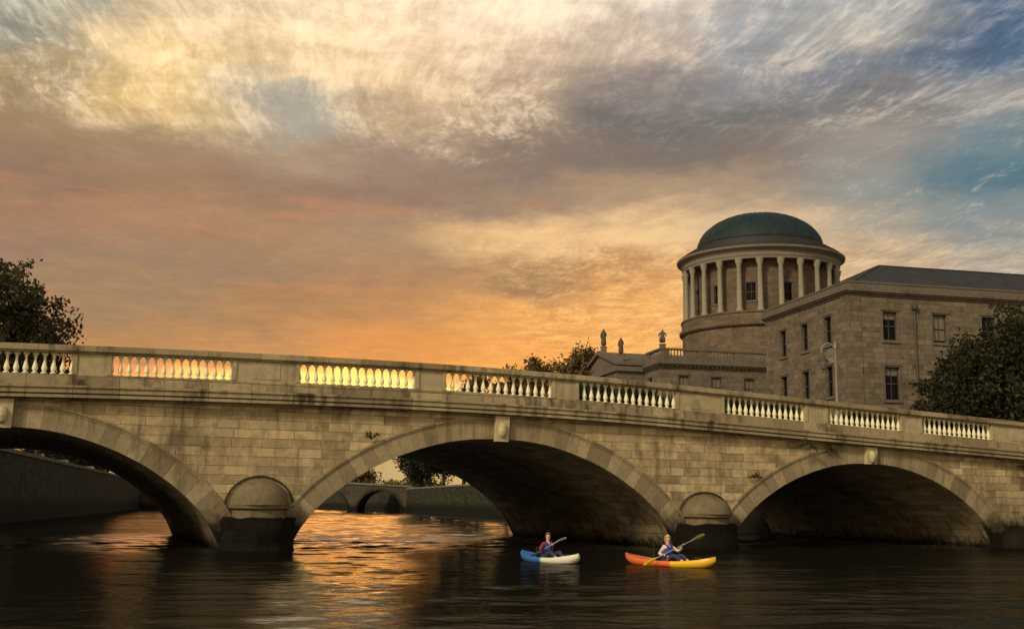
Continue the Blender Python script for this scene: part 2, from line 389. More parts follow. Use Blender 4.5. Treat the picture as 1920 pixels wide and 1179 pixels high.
# ------------------------------------------------------------------ water and ground
import numpy as np
def sst(x, a, b):
    t = np.clip((x-a)/(b-a), 0, 1); return t*t*(3-2*t)
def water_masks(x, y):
    """where waves are raised and full reflection is kept: upriver, round the bridge, and, shaped to give a bright reflection, the lane below the middle arch"""
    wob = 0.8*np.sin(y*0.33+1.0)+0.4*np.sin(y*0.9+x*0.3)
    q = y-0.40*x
    left_fade = sst(x+0.265*y, -3.0, 1.0)  # fades the bright reflection out towards the left arch
    up = sst(q, 40, 62)*(0.10+0.90*left_fade)
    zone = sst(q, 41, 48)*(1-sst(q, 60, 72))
    bright_lane = 1-sst(np.abs(x+wob*0.35+0.15+0.138*y)-(0.15+0.052*y), -0.35, 0.35)  # wedge widening from the viewer, shaped to paint the bright reflection column
    bright_lane = bright_lane*(1-sst(q, 40, 62))
    return up, zone, bright_lane
rng = np.random.default_rng(11)
def waves(x, y):
    up, zone, bright_lane = water_masks(x, y)
    def train(n, l0, l1, slope, spread):
        h = np.zeros_like(x)
        for _ in range(n):
            L = l0*(l1/l0)**rng.random(); th = math.pi/2+rng.normal(0, spread)+0.12; k = 2*math.pi/L
            a = slope/math.sqrt(n)*math.sqrt(2)/k
            ph = k*(x*math.cos(th)+y*math.sin(th))+rng.random()*6.283
            ph = ph+0.9*np.sin(x*0.21*rng.uniform(.5,1.5)+y*0.13+rng.random()*6)
            h += a*np.sin(ph)
        return h
    big = train(14, 1.6, 4.5, 1.0, 0.30); mid = train(22, 0.55, 1.6, 1.0, 0.42); sml = train(22, 0.22, 0.55, 1.0, 0.6)
    pat = 0.5+0.5*np.sin(x*0.16+y*0.11+1.3)*np.sin(y*0.19-x*0.05+0.4)
    A = 0.010+0.012*pat
    res = np.clip(1.3-y/70.0, 0.0, 1.0)
    amp_b = A+0.020*up+0.020*zone+0.020*bright_lane
    amp_m = 0.014+0.026*pat+0.040*up+0.050*zone+0.040*bright_lane
    amp_s = (0.010+0.014*pat+0.035*up+0.050*zone+0.030*bright_lane)*res
    h = big*amp_b+mid*amp_m+sml*amp_s
    for kx, ky in ((1.25,35.6),(4.8,34.35)):      # rings set off by the kayaks
        d = np.hypot(x-kx, (y-ky)); h += 0.010*np.sin(d*7.0)*np.exp(-d*0.45)*sst(d, 0.2, 1.2)
    return h
def water_mat():
    m, nt, b = new_mat('river_water'); L = nt.links
    tc = N_(nt, 'ShaderNodeTexCoord'); o = tc.outputs['Object']
    at = N_(nt, 'ShaderNodeAttribute', attribute_name='reflect_mask')
    mp = N_(nt, 'ShaderNodeMapping'); L.new(o, mp.inputs[0]); mp.inputs['Scale'].default_value = (0.6, 1.2, 1)
    d = nz(nt, mp.outputs[0], 6.0, 3, 0.55)
    bp = N_(nt, 'ShaderNodeBump'); bp.inputs['Strength'].default_value = 1.0; bp.inputs['Distance'].default_value = 0.012
    L.new(d, bp.inputs['Height']); L.new(bp.outputs[0], b.inputs['Normal'])
    b.inputs['Base Color'].default_value = (0.006, 0.0055, 0.004, 1); b.inputs['Roughness'].default_value = 0.04
    b.inputs['IOR'].default_value = WIOR
    # dark diffuse mixed in to paint down the reflection outside the mask
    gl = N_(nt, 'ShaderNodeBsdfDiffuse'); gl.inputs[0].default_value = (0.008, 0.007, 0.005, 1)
    mx = N_(nt, 'ShaderNodeMixShader'); L.new(mth(nt, 'ADD', REFL_MIN, mth(nt, 'MULTIPLY', at.outputs['Fac'], 1-REFL_MIN), True), mx.inputs[0])
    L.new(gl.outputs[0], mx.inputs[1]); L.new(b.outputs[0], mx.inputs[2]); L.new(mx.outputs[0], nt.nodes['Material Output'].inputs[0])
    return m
WIOR = 2.3; REFL_MIN = 0.33
def build_water():
    ds = [4.0]
    while ds[-1] < 340: ds.append(ds[-1]*1.0034+0.004)
    D = np.array(ds); T = np.linspace(-1.25, 1.25, 380)
    Y = np.repeat(D[:, None], len(T), 1); X = D[:, None]*T[None, :]
    Zv = waves(X, Y); up, zone, bright_lane = water_masks(X, Y)
    fade = 1-sst(Y, 300, 340); Zv *= fade
    n, m_ = X.shape
    co = np.stack([X, Y, Zv], -1).reshape(-1, 3)
    idx = np.arange(n*m_).reshape(n, m_)
    F = np.stack([idx[:-1,:-1], idx[:-1,1:], idx[1:,1:], idx[1:,:-1]], -1).reshape(-1, 4)
    me = bpy.data.meshes.new('water'); me.vertices.add(len(co)); me.vertices.foreach_set('co', co.ravel())
    me.loops.add(F.size); me.loops.foreach_set('vertex_index', F.ravel().astype(np.int32))
    me.polygons.add(len(F)); me.polygons.foreach_set('loop_start', (np.arange(len(F))*4).astype(np.int32)); 
    me.update(calc_edges=True); me.polygons.foreach_set('use_smooth', np.ones(len(F), dtype=bool))
    at = me.attributes.new('reflect_mask', 'FLOAT', 'POINT'); at.data.foreach_set('value', np.clip(np.maximum(np.maximum(up, zone), bright_lane), 0, 1).ravel().astype(np.float32))
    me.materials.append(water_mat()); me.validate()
    o = bpy.data.objects.new('water', me); COL.objects.link(o); tag(o, kind='structure')
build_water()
w = MB(); w.face([(-1500,-300,-0.10),(1500,-300,-0.10),(1500,2500,-0.10),(-1500,2500,-0.10)])
tag(w.build('water', bpy.data.materials['river_water'], fixn=False), kind='structure')

# quay lines (plan)
NQ = [(36.0, 20.0), (23.9, 54.0), (23.6, 55.4)]
northline = [(44.0,-30.0), (27.6, 48.0), (24.6,54.8), (17.9,71.8), (-20.0,220.0), (-60.0,330.0), (-150.0,480.0)]
southline = [(-19.0,-40.0), (-25.6,34.5), (-32.4,51.8), (-34.9,77.0), (-51.5,144.0), (-72.0,222.0), (-110.0,330.0), (-230.0,480.0)]
GRASS = plain('bank_paving', (0.06,0.055,0.045), 0.95, scale=0.4)
def ground(line, side, z):
    g = MB(); far = 1500*side
    n = len(line)
    for i in range(n-1):
        (x0,y0),(x1,y1) = line[i], line[i+1]
        q = [(x0,y0,z),(far,y0,z),(far,y1,z),(x1,y1,z)]
        g.face(q)
    (x1,y1) = line[-1]
    g.face([(x1,y1,z),(far,y1,z),(far,2400,z),(x1,2400,z)])
    o = g.build('ground', GRASS, fixn=False)
    bm = bmesh.new(); bm.from_mesh(o.data)
    for f in bm.faces:
        if f.normal.z < 0: f.normal_flip()
    bm.to_mesh(o.data); bm.free()
    return tag(o, kind='structure')
ground(northline, 1, 3.9); ground(southline, -1, 4.4)
fg = MB(); fg.box(-155, 482, -1, -225, 520, 3.6); tag(fg.build('ground', GRASS), kind='structure')

def quay(line, zc, name, label, t=0.6, zb=-1.5, cop=0.28):
    root = empty(name); tag(root, label, 'quay wall')
    a = MB(); c = MB()
    def off(line, d):
        out = []
        for i, p in enumerate(line):
            a_ = Vector(line[max(i-1,0)]); b_ = Vector(line[min(i+1,len(line)-1)]); tt = (b_-a_).normalized(); nn = Vector((tt.y, -tt.x))
            out.append(Vector(p)+nn*d)
        return out
    s = 1 if 'north' in name or line is NL else -1
    i0 = off(line, 0); i1 = off(line, t*s); o0 = off(line, -0.10*s); o1 = off(line, (t+.05)*s)
    for i in range(len(line)-1):
        for A, B, z0, z1, mb in ((i0,i1,zb,zc-cop,a), (o0,o1,zc-cop,zc,c)):
            P = [A[i],A[i+1],B[i+1],B[i]]
            lo = [(p.x,p.y,z0) for p in P]; hi = [(p.x,p.y,z1) for p in P]
            mb.face(lo); mb.face(hi)
            for k in range(4):
                if (k == 1 and i < len(line)-2) or (k == 3 and i > 0): continue
                k2 = (k+1) % 4; mb.face([lo[k],lo[k2],hi[k2],hi[k]])
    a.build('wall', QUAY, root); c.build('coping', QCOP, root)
    return root
NL = [(17.9,71.8)] + [(-20.0,220.0)]
NL = [(17.9-37.9*k/12, 71.8+148.2*k/12) for k in range(13)] + [(-60.0,330.0), (-150.0,480.0)]
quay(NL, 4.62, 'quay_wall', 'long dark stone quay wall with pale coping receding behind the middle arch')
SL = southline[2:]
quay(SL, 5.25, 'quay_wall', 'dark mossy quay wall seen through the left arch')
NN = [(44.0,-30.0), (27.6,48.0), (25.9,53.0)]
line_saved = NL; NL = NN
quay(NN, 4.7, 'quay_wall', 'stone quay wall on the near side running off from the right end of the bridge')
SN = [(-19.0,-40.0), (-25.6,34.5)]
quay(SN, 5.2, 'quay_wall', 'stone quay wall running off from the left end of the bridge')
NL = line_saved

# ------------------------------------------------------------------ the bridge
TH = R(21.7)
BR = empty('stone_bridge', (-0.5, 44.8, 0), TH)
tag(BR, 'three arched stone bridge with pale balustrade crossing the river', 'bridge')
W = 18.5
def interp(tab):
    def f(x):
        if x <= tab[0][0]: return tab[0][1]
        for (a, b), (c, d) in zip(tab, tab[1:]):
            if x <= c:
                return b+(d-b)*(x-a)/(c-a)
        return tab[-1][1]
    return f
_top = interp([(-34,6.45),(-26,6.80),(-18.2,7.0),(-15.6,7.06),(-12.5,7.11),(-9.6,7.14),(-6,7.16),(-3,7.155),(0,7.12),(3.5,7.04),(6.3,6.95),(9,6.83),(11.8,6.715),(14.5,6.59),(17.5,6.455),(20.4,6.32),(24,6.165),(27,6.03),(36,5.6)])
def top(x):   # light smoothing
    return sum(_top(x+k*0.7) for k in (-2,-1,0,1,2))/5.0
ARCH = [(-18.0, 7.45, 4.16), (0.0, 8.15, 4.31), (18.05, 7.45, 3.78)]
_h = [(0,1),(.13,.992),(.25,.962),(.37,.905),(.5,.82),(.62,.715),(.74,.575),(.83,.445),(.90,.315),(.955,.175),(1.0,0.0)]
_hf = interp(_h)
def harch(t):
    t = abs(t)
    return sum(_hf(abs(t+k*0.02)) for k in (-1,0,1))/3.0 if t < .93 else _hf(t)
def arch_pts(ai, n=48):
    c, a, b = ARCH[ai]; pts = []
    pts.append((c-a*1.002, -1.0))
    for i in range(n+1):
        ph = math.pi*i/n; t = -math.cos(ph)
        pts.append((c+a*t, b*harch(t)))
    pts.append((c+a*1.002, -1.0))
    return pts
def offset_pts(pts, d):
    out = []
    n = len(pts)
    for i, p in enumerate(pts):
        a = Vector(pts[max(i-1,0)]); b = Vector(pts[min(i+1,n-1)]); t = (b-a).normalized(); nn = Vector((-t.y, t.x))
        if i in (0, n-1): nn = Vector((-1 if i == 0 else 1, 0))
        out.append((p[0]+nn.x*d, p[1]+nn.y*d))
    return out
X0, X1 = -33.0, 36.0
zs = lambda x: top(x)-1.93        # underside of string course
# spandrels: front and back sheets and end walls
wmb = MB()
xs = []
x = X0
brk = sorted([c-a for c,a,b in ARCH]+[c+a for c,a,b in ARCH])
for ai, (c,a,b) in enumerate(ARCH):
    pass
segs = []   # (xa, xb, kind)
prev = X0
for c,a,b in ARCH:
    segs.append((prev, c-a, None)); segs.append((c-a, c+a, (c,a,b))); prev = c+a
segs.append((prev, X1, None))
def bottom(x, arc):
    if arc is None: return -1.0
    c,a,b = arc; return b*harch(min(1, abs((x-c)/a)))+0.02
for yy in (0.0, W):
    for xa, xb, arc in segs:
        if arc:
            c,a,b = arc; pts = [c-a*math.cos(math.pi*i/60) for i in range(61)]
        else:
            n = max(2, int((xb-xa)/1.0)); pts = [xa+(xb-xa)*i/n for i in range(n+1)]
        for p, q in zip(pts, pts[1:]):
            f4 = [(p,yy,bottom(p,arc)),(q,yy,bottom(q,arc)),(q,yy,zs(q)+.1),(p,yy,zs(p)+.1)]
            wmb.face(f4 if yy == 0 else f4[::-1])
for xx in (X0, X1):
    wmb.face([(xx,0,-1),(xx,W,-1),(xx,W,zs(xx)),(xx,0,zs(xx))])
wmb.build('spandrel_wall', STONE, BR, fixn=False)
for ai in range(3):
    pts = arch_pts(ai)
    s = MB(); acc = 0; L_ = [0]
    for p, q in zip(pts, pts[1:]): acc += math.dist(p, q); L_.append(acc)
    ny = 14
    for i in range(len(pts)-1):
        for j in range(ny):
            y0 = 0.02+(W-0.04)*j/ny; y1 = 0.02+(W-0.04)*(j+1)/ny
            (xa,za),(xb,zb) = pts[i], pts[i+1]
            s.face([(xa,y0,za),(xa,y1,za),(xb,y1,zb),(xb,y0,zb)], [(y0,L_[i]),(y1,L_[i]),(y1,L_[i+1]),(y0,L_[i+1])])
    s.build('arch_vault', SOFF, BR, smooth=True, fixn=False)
    # archivolt ring: flat voussoir band, two thin mouldings outside
    for yf, sgn in ((0.0, -1), (W, 1)):
        rg = MB()
        def band(d0, d1, proud, back=0.0):
            A = offset_pts(pts, d0); B = offset_pts(pts, d1)
            yA = yf+sgn*proud; yB = yf-sgn*back
            def cl(p):
                return (p[0], min(p[1], zs(p[0])+0.02))
            for i in range(len(pts)-1):
                a0, a1, b0, b1 = cl(A[i]), cl(A[i+1]), cl(B[i]), cl(B[i+1])
                u0, u1 = L_[i], L_[i+1]
                rg.face([(a0[0],yA,a0[1]),(a1[0],yA,a1[1]),(b1[0],yA,b1[1]),(b0[0],yA,b0[1])], [(u0,.2),(u1,.2),(u1,.9),(u0,.9)])
                rg.face([(b0[0],yA,b0[1]),(b1[0],yA,b1[1]),(b1[0],yf,b1[1]),(b0[0],yf,b0[1])], [(u0,.9),(u1,.9),(u1,.9),(u0,.9)])
                rg.face([(a0[0],yA,a0[1]),(a1[0],yA,a1[1]),(a1[0],yB,a1[1]),(a0[0],yB,a0[1])], [(u0,.2),(u1,.2),(u1,.2),(u0,.2)])
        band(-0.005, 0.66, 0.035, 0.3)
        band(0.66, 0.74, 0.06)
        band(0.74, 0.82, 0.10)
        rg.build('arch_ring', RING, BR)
def rngx(a, b, st=0.6):
    n = max(1, int(math.ceil((b-a)/st))); return [a+(b-a)*i/n for i in range(n+1)]
# string course: built up mouldings following the camber
allx = rngx(X0, X1, 0.8)
KEYX = [(-18.0, 0.62, 0.92), (0.11, 0.56, 0.88), (18.15, 0.56, 0.84)]
mb = MB()
for y0, a0, a1 in ((-0.10,-1.95,-1.86),(-0.44,-1.86,-1.76),(-0.28,-1.76,-1.70),(-0.46,-1.70,-1.52),(-0.52,-1.52,-1.44)):
    mb.slope(allx, y0, 0.45, lambda x, a=a0: top(x)+a, lambda x, a=a1: top(x)+a)
mb.build('string_course', TRIM, BR)
mb = MB()
mb.slope(allx, -0.14, 0.42, lambda x: top(x)-1.44, lambda x: top(x)-1.20)
mb.slope(allx, -0.09, 0.40, lambda x: top(x)-1.20, lambda x: top(x)-1.06)
mb.build('parapet_plinth', TRIM, BR)
mb = MB()
mb.slope(allx, -0.12, 0.42, lambda x: top(x)-0.27, lambda x: top(x)-0.21)
mb.slope(allx, -0.19, 0.48, lambda x: top(x)-0.21, lambda x: top(x)-0.06)
mb.slope(allx, -0.14, 0.43, lambda x: top(x)-0.06, lambda x: top(x)-0.0)
mb.build('coping', TRIM, BR)
# balustrade panels
PAN = [(-20.15,-15.97),(-14.66,-10.50),(-8.0,-3.50),(-2.23,2.32),(3.54,8.10),(10.53,14.70),(15.95,20.06),(21.30,25.47)]
bl = MB()
prof = [(.105,.0),(.105,.06),(.075,.065),(.052,.085),(.052,.10),(.075,.13),(.092,.18),(.096,.225),(.086,.28),(.064,.36),(.046,.45),(.039,.53),(.039,.60),(.056,.615),(.056,.635),(.045,.64),(.048,.665),(.08,.69),(.10,.72),(.105,.725),(.105,.79)]
bl.lathe(prof, seg=12)
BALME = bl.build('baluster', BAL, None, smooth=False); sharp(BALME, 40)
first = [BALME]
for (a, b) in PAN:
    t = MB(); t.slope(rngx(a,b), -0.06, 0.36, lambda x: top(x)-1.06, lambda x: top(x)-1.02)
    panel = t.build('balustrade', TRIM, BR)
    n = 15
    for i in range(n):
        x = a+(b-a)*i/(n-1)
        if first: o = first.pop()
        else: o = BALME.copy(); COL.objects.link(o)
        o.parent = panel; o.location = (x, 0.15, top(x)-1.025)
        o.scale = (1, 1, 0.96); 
edges = [X0]+[v for p in PAN for v in p]+[X1]
for k in range(0, len(edges), 2):
    a, b = edges[k], edges[k+1]
    t = MB(); t.slope(rngx(a,b), -0.03, 0.36, lambda x: top(x)-1.06, lambda x: top(x)-0.27)
    # raised frame round a sunk panel on the face
    w_ = b-a
    if w_ > 5: subs = [(a+w_*j/3, a+w_*(j+1)/3) for j in range(3)]
    else: subs = [(a, b)]
    for sa, sb in subs:
        m_ = 0.16
        t.slope([sa+.02, sa+m_], -0.065, 0.0, lambda x: top(x)-1.02, lambda x: top(x)-0.28)
        t.slope([sb-m_, sb-.02], -0.065, 0.0, lambda x: top(x)-1.02, lambda x: top(x)-0.28)
        if sb-sa > 2: t.slope([(sa+sb)/2-.5, (sa+sb)/2+.5], -0.05, 0.0, lambda x: top(x)-0.95, lambda x: top(x)-0.34)
    t.build('parapet_pier', PIERM, BR)
t = MB(); t.slope(allx, W-0.3, W+0.05, lambda x: top(x)-1.95, lambda x: top(x)-0.2)
t.slope(allx, W-0.4, W+0.2, lambda x: top(x)-0.2, lambda x: top(x))
t.build('far_parapet', TRIM, BR)
t = MB(); t.slope(allx, 0.45, W-0.42, lambda x: top(x)-1.6, lambda x: top(x)-1.22)
t.build('road_deck', ASPH, BR)
# keystones with a carved head
def keystone(cx, ztop, zbot, w):
    k = MB(); yb, yf = 0.05, -0.27
    hw0, hw1 = w/2, w/2-0.03
    P = [(-hw1,zbot),(hw1,zbot),(hw0,ztop),(-hw0,ztop)]
    k.face([(cx+a,yf+ (0.06 if z==zbot else 0),z) for a,z in P]); k.face([(cx+a,yb,z) for a,z in P])
    for i in range(4):
        (a,z),(c,d) = P[i], P[(i+1)%4]
        k.face([(cx+a,yf+(0.06 if z==zbot else 0),z),(cx+c,yf+(0.06 if d==zbot else 0),d),(cx+c,yb,d),(cx+a,yb,z)])
    ko = k.build('keystone', KEYM, BR)
    # head: lofted sphere pushed into brow, cheeks, nose, beard
    bm = bmesh.new(); bmesh.ops.create_uvsphere(bm, u_segments=24, v_segments=18, radius=1)
    zc = (ztop+zbot)/2-0.04
    for v in bm.verts:
        x, y, z = v.co
        r = 1.0
        if y < 0:
            f = -y
            r += 0.22*math.exp(-((x/0.16)**2+((z+0.02)/0.22)**2))*f      # nose
            r += 0.12*math.exp(-((z-0.34)/0.12)**2)*f*math.exp(-(x/0.6)**2)  # brow
            r -= 0.14*math.exp(-(((abs(x)-0.33)/0.13)**2+((z-0.16)/0.10)**2))  # eye sockets
            r -= 0.12*math.exp(-((x/0.22)**2+((z+0.32)/0.05)**2))       # mouth
            r += 0.10*math.exp(-(((abs(x)-0.45)/0.2)**2+((z+0.1)/0.2)**2))
        nzv = noise.noise(Vector((x*6,y*6,z*6+cx)))
        if z > 0.42 or z < -0.4 or abs(x) > 0.7: r += 0.16*nzv
        v.co = Vector((cx+x*r*0.185, yf+0.02+y*r*0.15, zc+z*r*(0.27 if z > 0 else 0.31)))
    me = bpy.data.meshes.new('carved_head'); bm.to_mesh(me); bm.free(); me.materials.append(KEYM)
    me.polygons.foreach_set('use_smooth', [True]*len(me.polygons))
    ho = bpy.data.objects.new('carved_head', me); COL.objects.link(ho); ho.parent = ko
KEYM = masonry('keystone_stone', (0.60,0.50,0.30), (0.48,0.39,0.23), course=False, stain_amt=0.5, stain=(0.2,0.15,0.08))
keystone(-18.05, zs(-18.05)-0.0, 4.10, 0.66)
keystone(0.10, zs(0.1), 4.20, 0.60)
keystone(18.17, zs(18.17), 3.74, 0.60)
# cutwaters
def cutwater(cx, ztop, zl, zb, r):
    m_ = MB()
    pr = [(r*1.02,-1.2),(r*1.03,0.0),(r*1.0,zb-0.02),(0.01,zb-0.02)]
    # rough wet shaft as a half drum
    b = MB(); seg = 28; rowsz = [-1.2]+[0.0+i*(zb)/8 for i in range(9)]
    ring = []
    for z in rowsz:
        for i in range(seg+1):
            a = math.pi+math.pi*i/seg
            rr = r*1.10*(1+0.10*noise.noise(Vector((math.cos(a)*2.2+cx, math.sin(a)*2.2, z*2.0))))
            b.v.append((cx+rr*math.cos(a)*1.08, rr*math.sin(a), z+(0.10*noise.noise(Vector((a*3.1,cx,z))) if z > 0.5 else 0)))
    for j in range(len(rowsz)-1):
        for i in range(seg): b.f.append((j*(seg+1)+i, j*(seg+1)+i+1, (j+1)*(seg+1)+i+1, (j+1)*(seg+1)+i))
    t0 = (len(rowsz)-1)*(seg+1); b.f.append(tuple(t0+i for i in range(seg+1)))
    base = b.build('pier_base', PBASE, BR); sharp(base, 50)
    c = MB()
    c.lathe([(r*0.86,zb-0.05),(r*0.86,zl-0.16),(r*0.98,zl-0.10),(r*1.0,zl),(r*0.95,zl+0.02)], cx, 0, seg, math.pi, 2*math.pi)
    dome = [(r*0.95*math.cos(q), zl+0.02+(ztop-zl-0.02)*math.sin(q)) for q in [math.pi/2*i/10 for i in range(11)]]
    c.lathe(dome, cx, 0, seg, math.pi, 2*math.pi, sy=1.12)
    o = c.build('cutwater_cap', CAPM, BR); sharp(o, 45)
    hm = MB(); hm.tube([(cx+(r*1.10)*math.cos(math.pi*i/24), -0.05, zl-.05+(ztop-zl+.14)*math.sin(math.pi*i/24)) for i in range(25)], 0.035, 8)  # dark tube painting the shadowed gap that outlines the cap
    sharp(hm.build('cap_outline', DARKJ, BR), 60)
PBASE = masonry('footing_stone', (0.24,0.17,0.09), (0.12,0.085,0.05), bw=0.8, bh=0.36, msize=0.02, stain=(0.04,0.03,0.02), stain_amt=0.8, lichen=0.4, tide=(1.2,1.7,(0.004,0.0035,0.0025)), bump=1.2, seam=0.6)
DARKJ = plain('gap_shade', (0.04,0.03,0.018), 0.9)
CAPM = masonry('cap_stone', (0.27,0.205,0.12), (0.10,0.077,0.046), course=False, bump=1.3, stain=(0.035,0.028,0.017), stain_amt=0.9, lichen=0.4)
cutwater(-9.28, 2.56, 1.60, 1.16, 1.12)
cutwater(9.45, 2.26, 1.42, 1.02, 1.15)
cutwater(-27.0, 2.5, 1.6, 1.1, 1.1)
# weedy footing where the right abutment meets the river
b = MB(); b.lathe([(1.15,-1.2),(1.18,0.0),(1.1,.45),(0.85,.78),(0.35,.93),(0.02,.96)], 26.9, 0.0, 20, math.pi, 2*math.pi, sy=0.9)
o = b.build('pier_base', WET, BR); sharp(o, 60)

# ------------------------------------------------------------------ plants rooted in the bridge
LEAFM = {}
def leaf_mat(name, c1, c2):
    m, nt, b = new_mat(name)
    g = N_(nt, 'ShaderNodeNewGeometry')
    col = mixc(nt, g.outputs['Random Per Island'], c1, c2)
    tcx = N_(nt, 'ShaderNodeTexCoord')
    f = smooth(nt, nz(nt, tcx.outputs['Object'], 0.55, 3, 0.5), 0.4, 0.62)
    col = mixc(nt, mth(nt, 'MULTIPLY', f, 0.45), col, tuple(v*1.7 for v in c2))
    nt.links.new(col, b.inputs['Base Color']); b.inputs['Roughness'].default_value = 0.6; b.inputs['Specular IOR Level'].default_value = 0.2
    tr = N_(nt, 'ShaderNodeBsdfTranslucent'); nt.links.new(col, tr.inputs[0])
    mx = N_(nt, 'ShaderNodeMixShader'); mx.inputs[0].default_value = 0.3
    nt.links.new(b.outputs[0], mx.inputs[1]); nt.links.new(tr.outputs[0], mx.inputs[2])
    nt.links.new(mx.outputs[0], nt.nodes['Material Output'].inputs[0])
    return m
LEAF_L = leaf_mat('leaf_olive', (0.030,0.030,0.010), (0.060,0.050,0.018))
LEAF_R = leaf_mat('leaf_dark_green', (0.014,0.020,0.006), (0.032,0.029,0.010))
LEAF_Q = leaf_mat('leaf_russet', (0.070,0.050,0.016), (0.12,0.08,0.026))
LEAF_D = leaf_mat('leaf_deep', (0.012,0.020,0.009), (0.026,0.034,0.014))
TUFTM = leaf_mat('tuft_leaf', (0.050,0.060,0.018), (0.085,0.080,0.028))
def leaf(mb, p, size, n=None, asp=0.55):
    d = n or Vector((random.gauss(0,1), random.gauss(0,1), random.gauss(0,1))).normalized()
    a = d.cross(Vector((random.gauss(0,1), random.gauss(0,1), random.gauss(0,1)))).normalized()
    b = d.cross(a)
    s = size*random.uniform(.6, 1.25)
    mb.face([p-a*s, p-b*s*asp, p+a*s, p+b*s*asp])
def tuft(x, z, s, label, n=70, droop=0.4, oy=0.16):
    root = empty('wall_plant'); th = TH
    wx = -0.5+x*math.cos(th)+oy*math.sin(th); wy = 44.8+x*math.sin(th)-oy*math.cos(th)
    root.location = (wx, wy, z); root.rotation_euler = (0, 0, th)
    tag(root, label, 'plant')
    st = MB(); lf = MB()
    for i in range(9):
        a = random.uniform(-1.3, 1.3); l = s*random.uniform(.5, 1)
        e = Vector((math.sin(a)*l, -random.uniform(.1,.35)*s, math.cos(a)*l*random.uniform(.3,1)-droop*l*0.5))
        mid = e*0.5+Vector((0,-.05,.08*s))
        st.tube([(0,0.1,0), tuple(mid), tuple(e)], [.012,.009,.004], 5)
        for k in range(n//9):
            t = random.uniform(.3, 1.05); p = (Vector((0,.1,0))*(1-t)**2+mid*2*t*(1-t)+e*t*t)+Vector((random.gauss(0,.05),random.gauss(0,.04),random.gauss(0,.05)))*s
            leaf(lf, p, .085*max(.8, s))
    st.build('stem', BARK, root); lf.build('leaves', TUFTM, root, fixn=False)
tuft(14.3, 4.55, 0.62, 'bushy weed tuft hanging from the string course left of the right keystone', 170, 1.3, oy=0.5)
tuft(15.95, 4.25, 0.55, 'low spreading weed on the arch ring just left of the right keystone', 80, 0.6)
tuft(11.9, 3.0, 0.45, 'small weed on the outer curve of the right arch above the pier', 70)
tuft(-5.2, 4.12, 0.42, 'small dark weed on the upper left curve of the middle arch', 60, 0.2)

# ------------------------------------------------------------------ trees
def tree(loc, height, crown_r, crown_h, nleaf, lsize, mat, label, trunk_r=0.35, clumps=26, seed=1, group=None, name='tree', low=0.35, shape=1.0, cutoff=None, clr=0.30):
    rs = random.Random(seed); st_ = random.getstate(); random.seed(seed)
    root = empty(name, loc); tag(root, label, 'tree', group)
    tr = MB(); lf = MB()
    cz = height-crown_h/2
    fork = height-crown_h*(1-low*0.5)
    tr.tube([(0,0,-0.2),(0.05,0.02,fork*0.5),(rs.uniform(-.2,.2),rs.uniform(-.2,.2),fork),(0,0,cz+crown_h*.15)], [trunk_r*1.25,trunk_r,trunk_r*.8,trunk_r*.3], 9)
    for i in range(clumps):
        # clump centres spread through an egg shaped volume, denser to the outside
        while True:
            v = Vector((rs.uniform(-1,1), rs.uniform(-1,1), rs.uniform(-1,1)))
            if 0.15 < v.length < 1: break
        v = v.normalized()*(v.length**0.45)
        k = 1.0-0.25*max(0, v.z)
        c = Vector((v.x*crown_r*0.80*k, v.y*crown_r*0.80*k, cz+v.z*crown_h*0.42))
        cr_ = crown_r*rs.uniform(clr*0.6, clr*1.25)
        base = Vector((0,0,fork+ (c.z-fork)*0.25))
        midp = (base+c)/2+Vector((rs.uniform(-.3,.3),rs.uniform(-.3,.3),-.05*crown_h))
        tr.tube([tuple(base),tuple(midp),tuple(c)], [trunk_r*.34,trunk_r*.2,trunk_r*.06], 5)
        nt_ = 4
        for j in range(nt_):
            d = Vector((rs.gauss(0,1),rs.gauss(0,1),rs.gauss(0.25,.8))).normalized()*cr_*rs.uniform(.8,1.35)
            tr.tube([tuple(c),tuple(c+d*.5),tuple(c+d)], [trunk_r*.06,trunk_r*.04,trunk_r*.02], 4)
            for q in range(int(nleaf/clumps/nt_*0.35)):
                t = rs.uniform(.4,1.08); leaf(lf, c+d*t+Vector((rs.gauss(0,1),rs.gauss(0,1),rs.gauss(0,1)))*lsize*1.1, lsize)
        for q in range(int(nleaf/clumps*0.65)):
            d = Vector((rs.gauss(0,1),rs.gauss(0,1),rs.gauss(0,.8))).normalized()*cr_*(rs.random()**0.5)
            leaf(lf, c+d, lsize)
    tr.build('trunk', BARK, root, smooth=True); lf.build('crown', mat, root, fixn=False)
    random.setstate(st_)
    return root
tree((-44.8, 94, 4.4), 17.6, 8.3, 12.5, 30000, 0.20, LEAF_L, 'large tree with ragged dark crown rising over the left end of the bridge', 0.5, 62, 3, clr=0.26)
tree((35.3, 74, 3.9), 11.3, 7.3, 12.6, 60000, 0.17, LEAF_R, 'broad dense dark green tree in front of the corner building at right', 0.4, 110, 5, clr=0.27)
tree((31.6, 76.5, 3.9), 8.8, 3.6, 8.4, 16000, 0.17, LEAF_R, 'smaller bushy tree pressed against the left foot of the broad dense tree', 0.2, 40, 8, clr=0.40)
g = 'trees along the north quay behind the bridge'
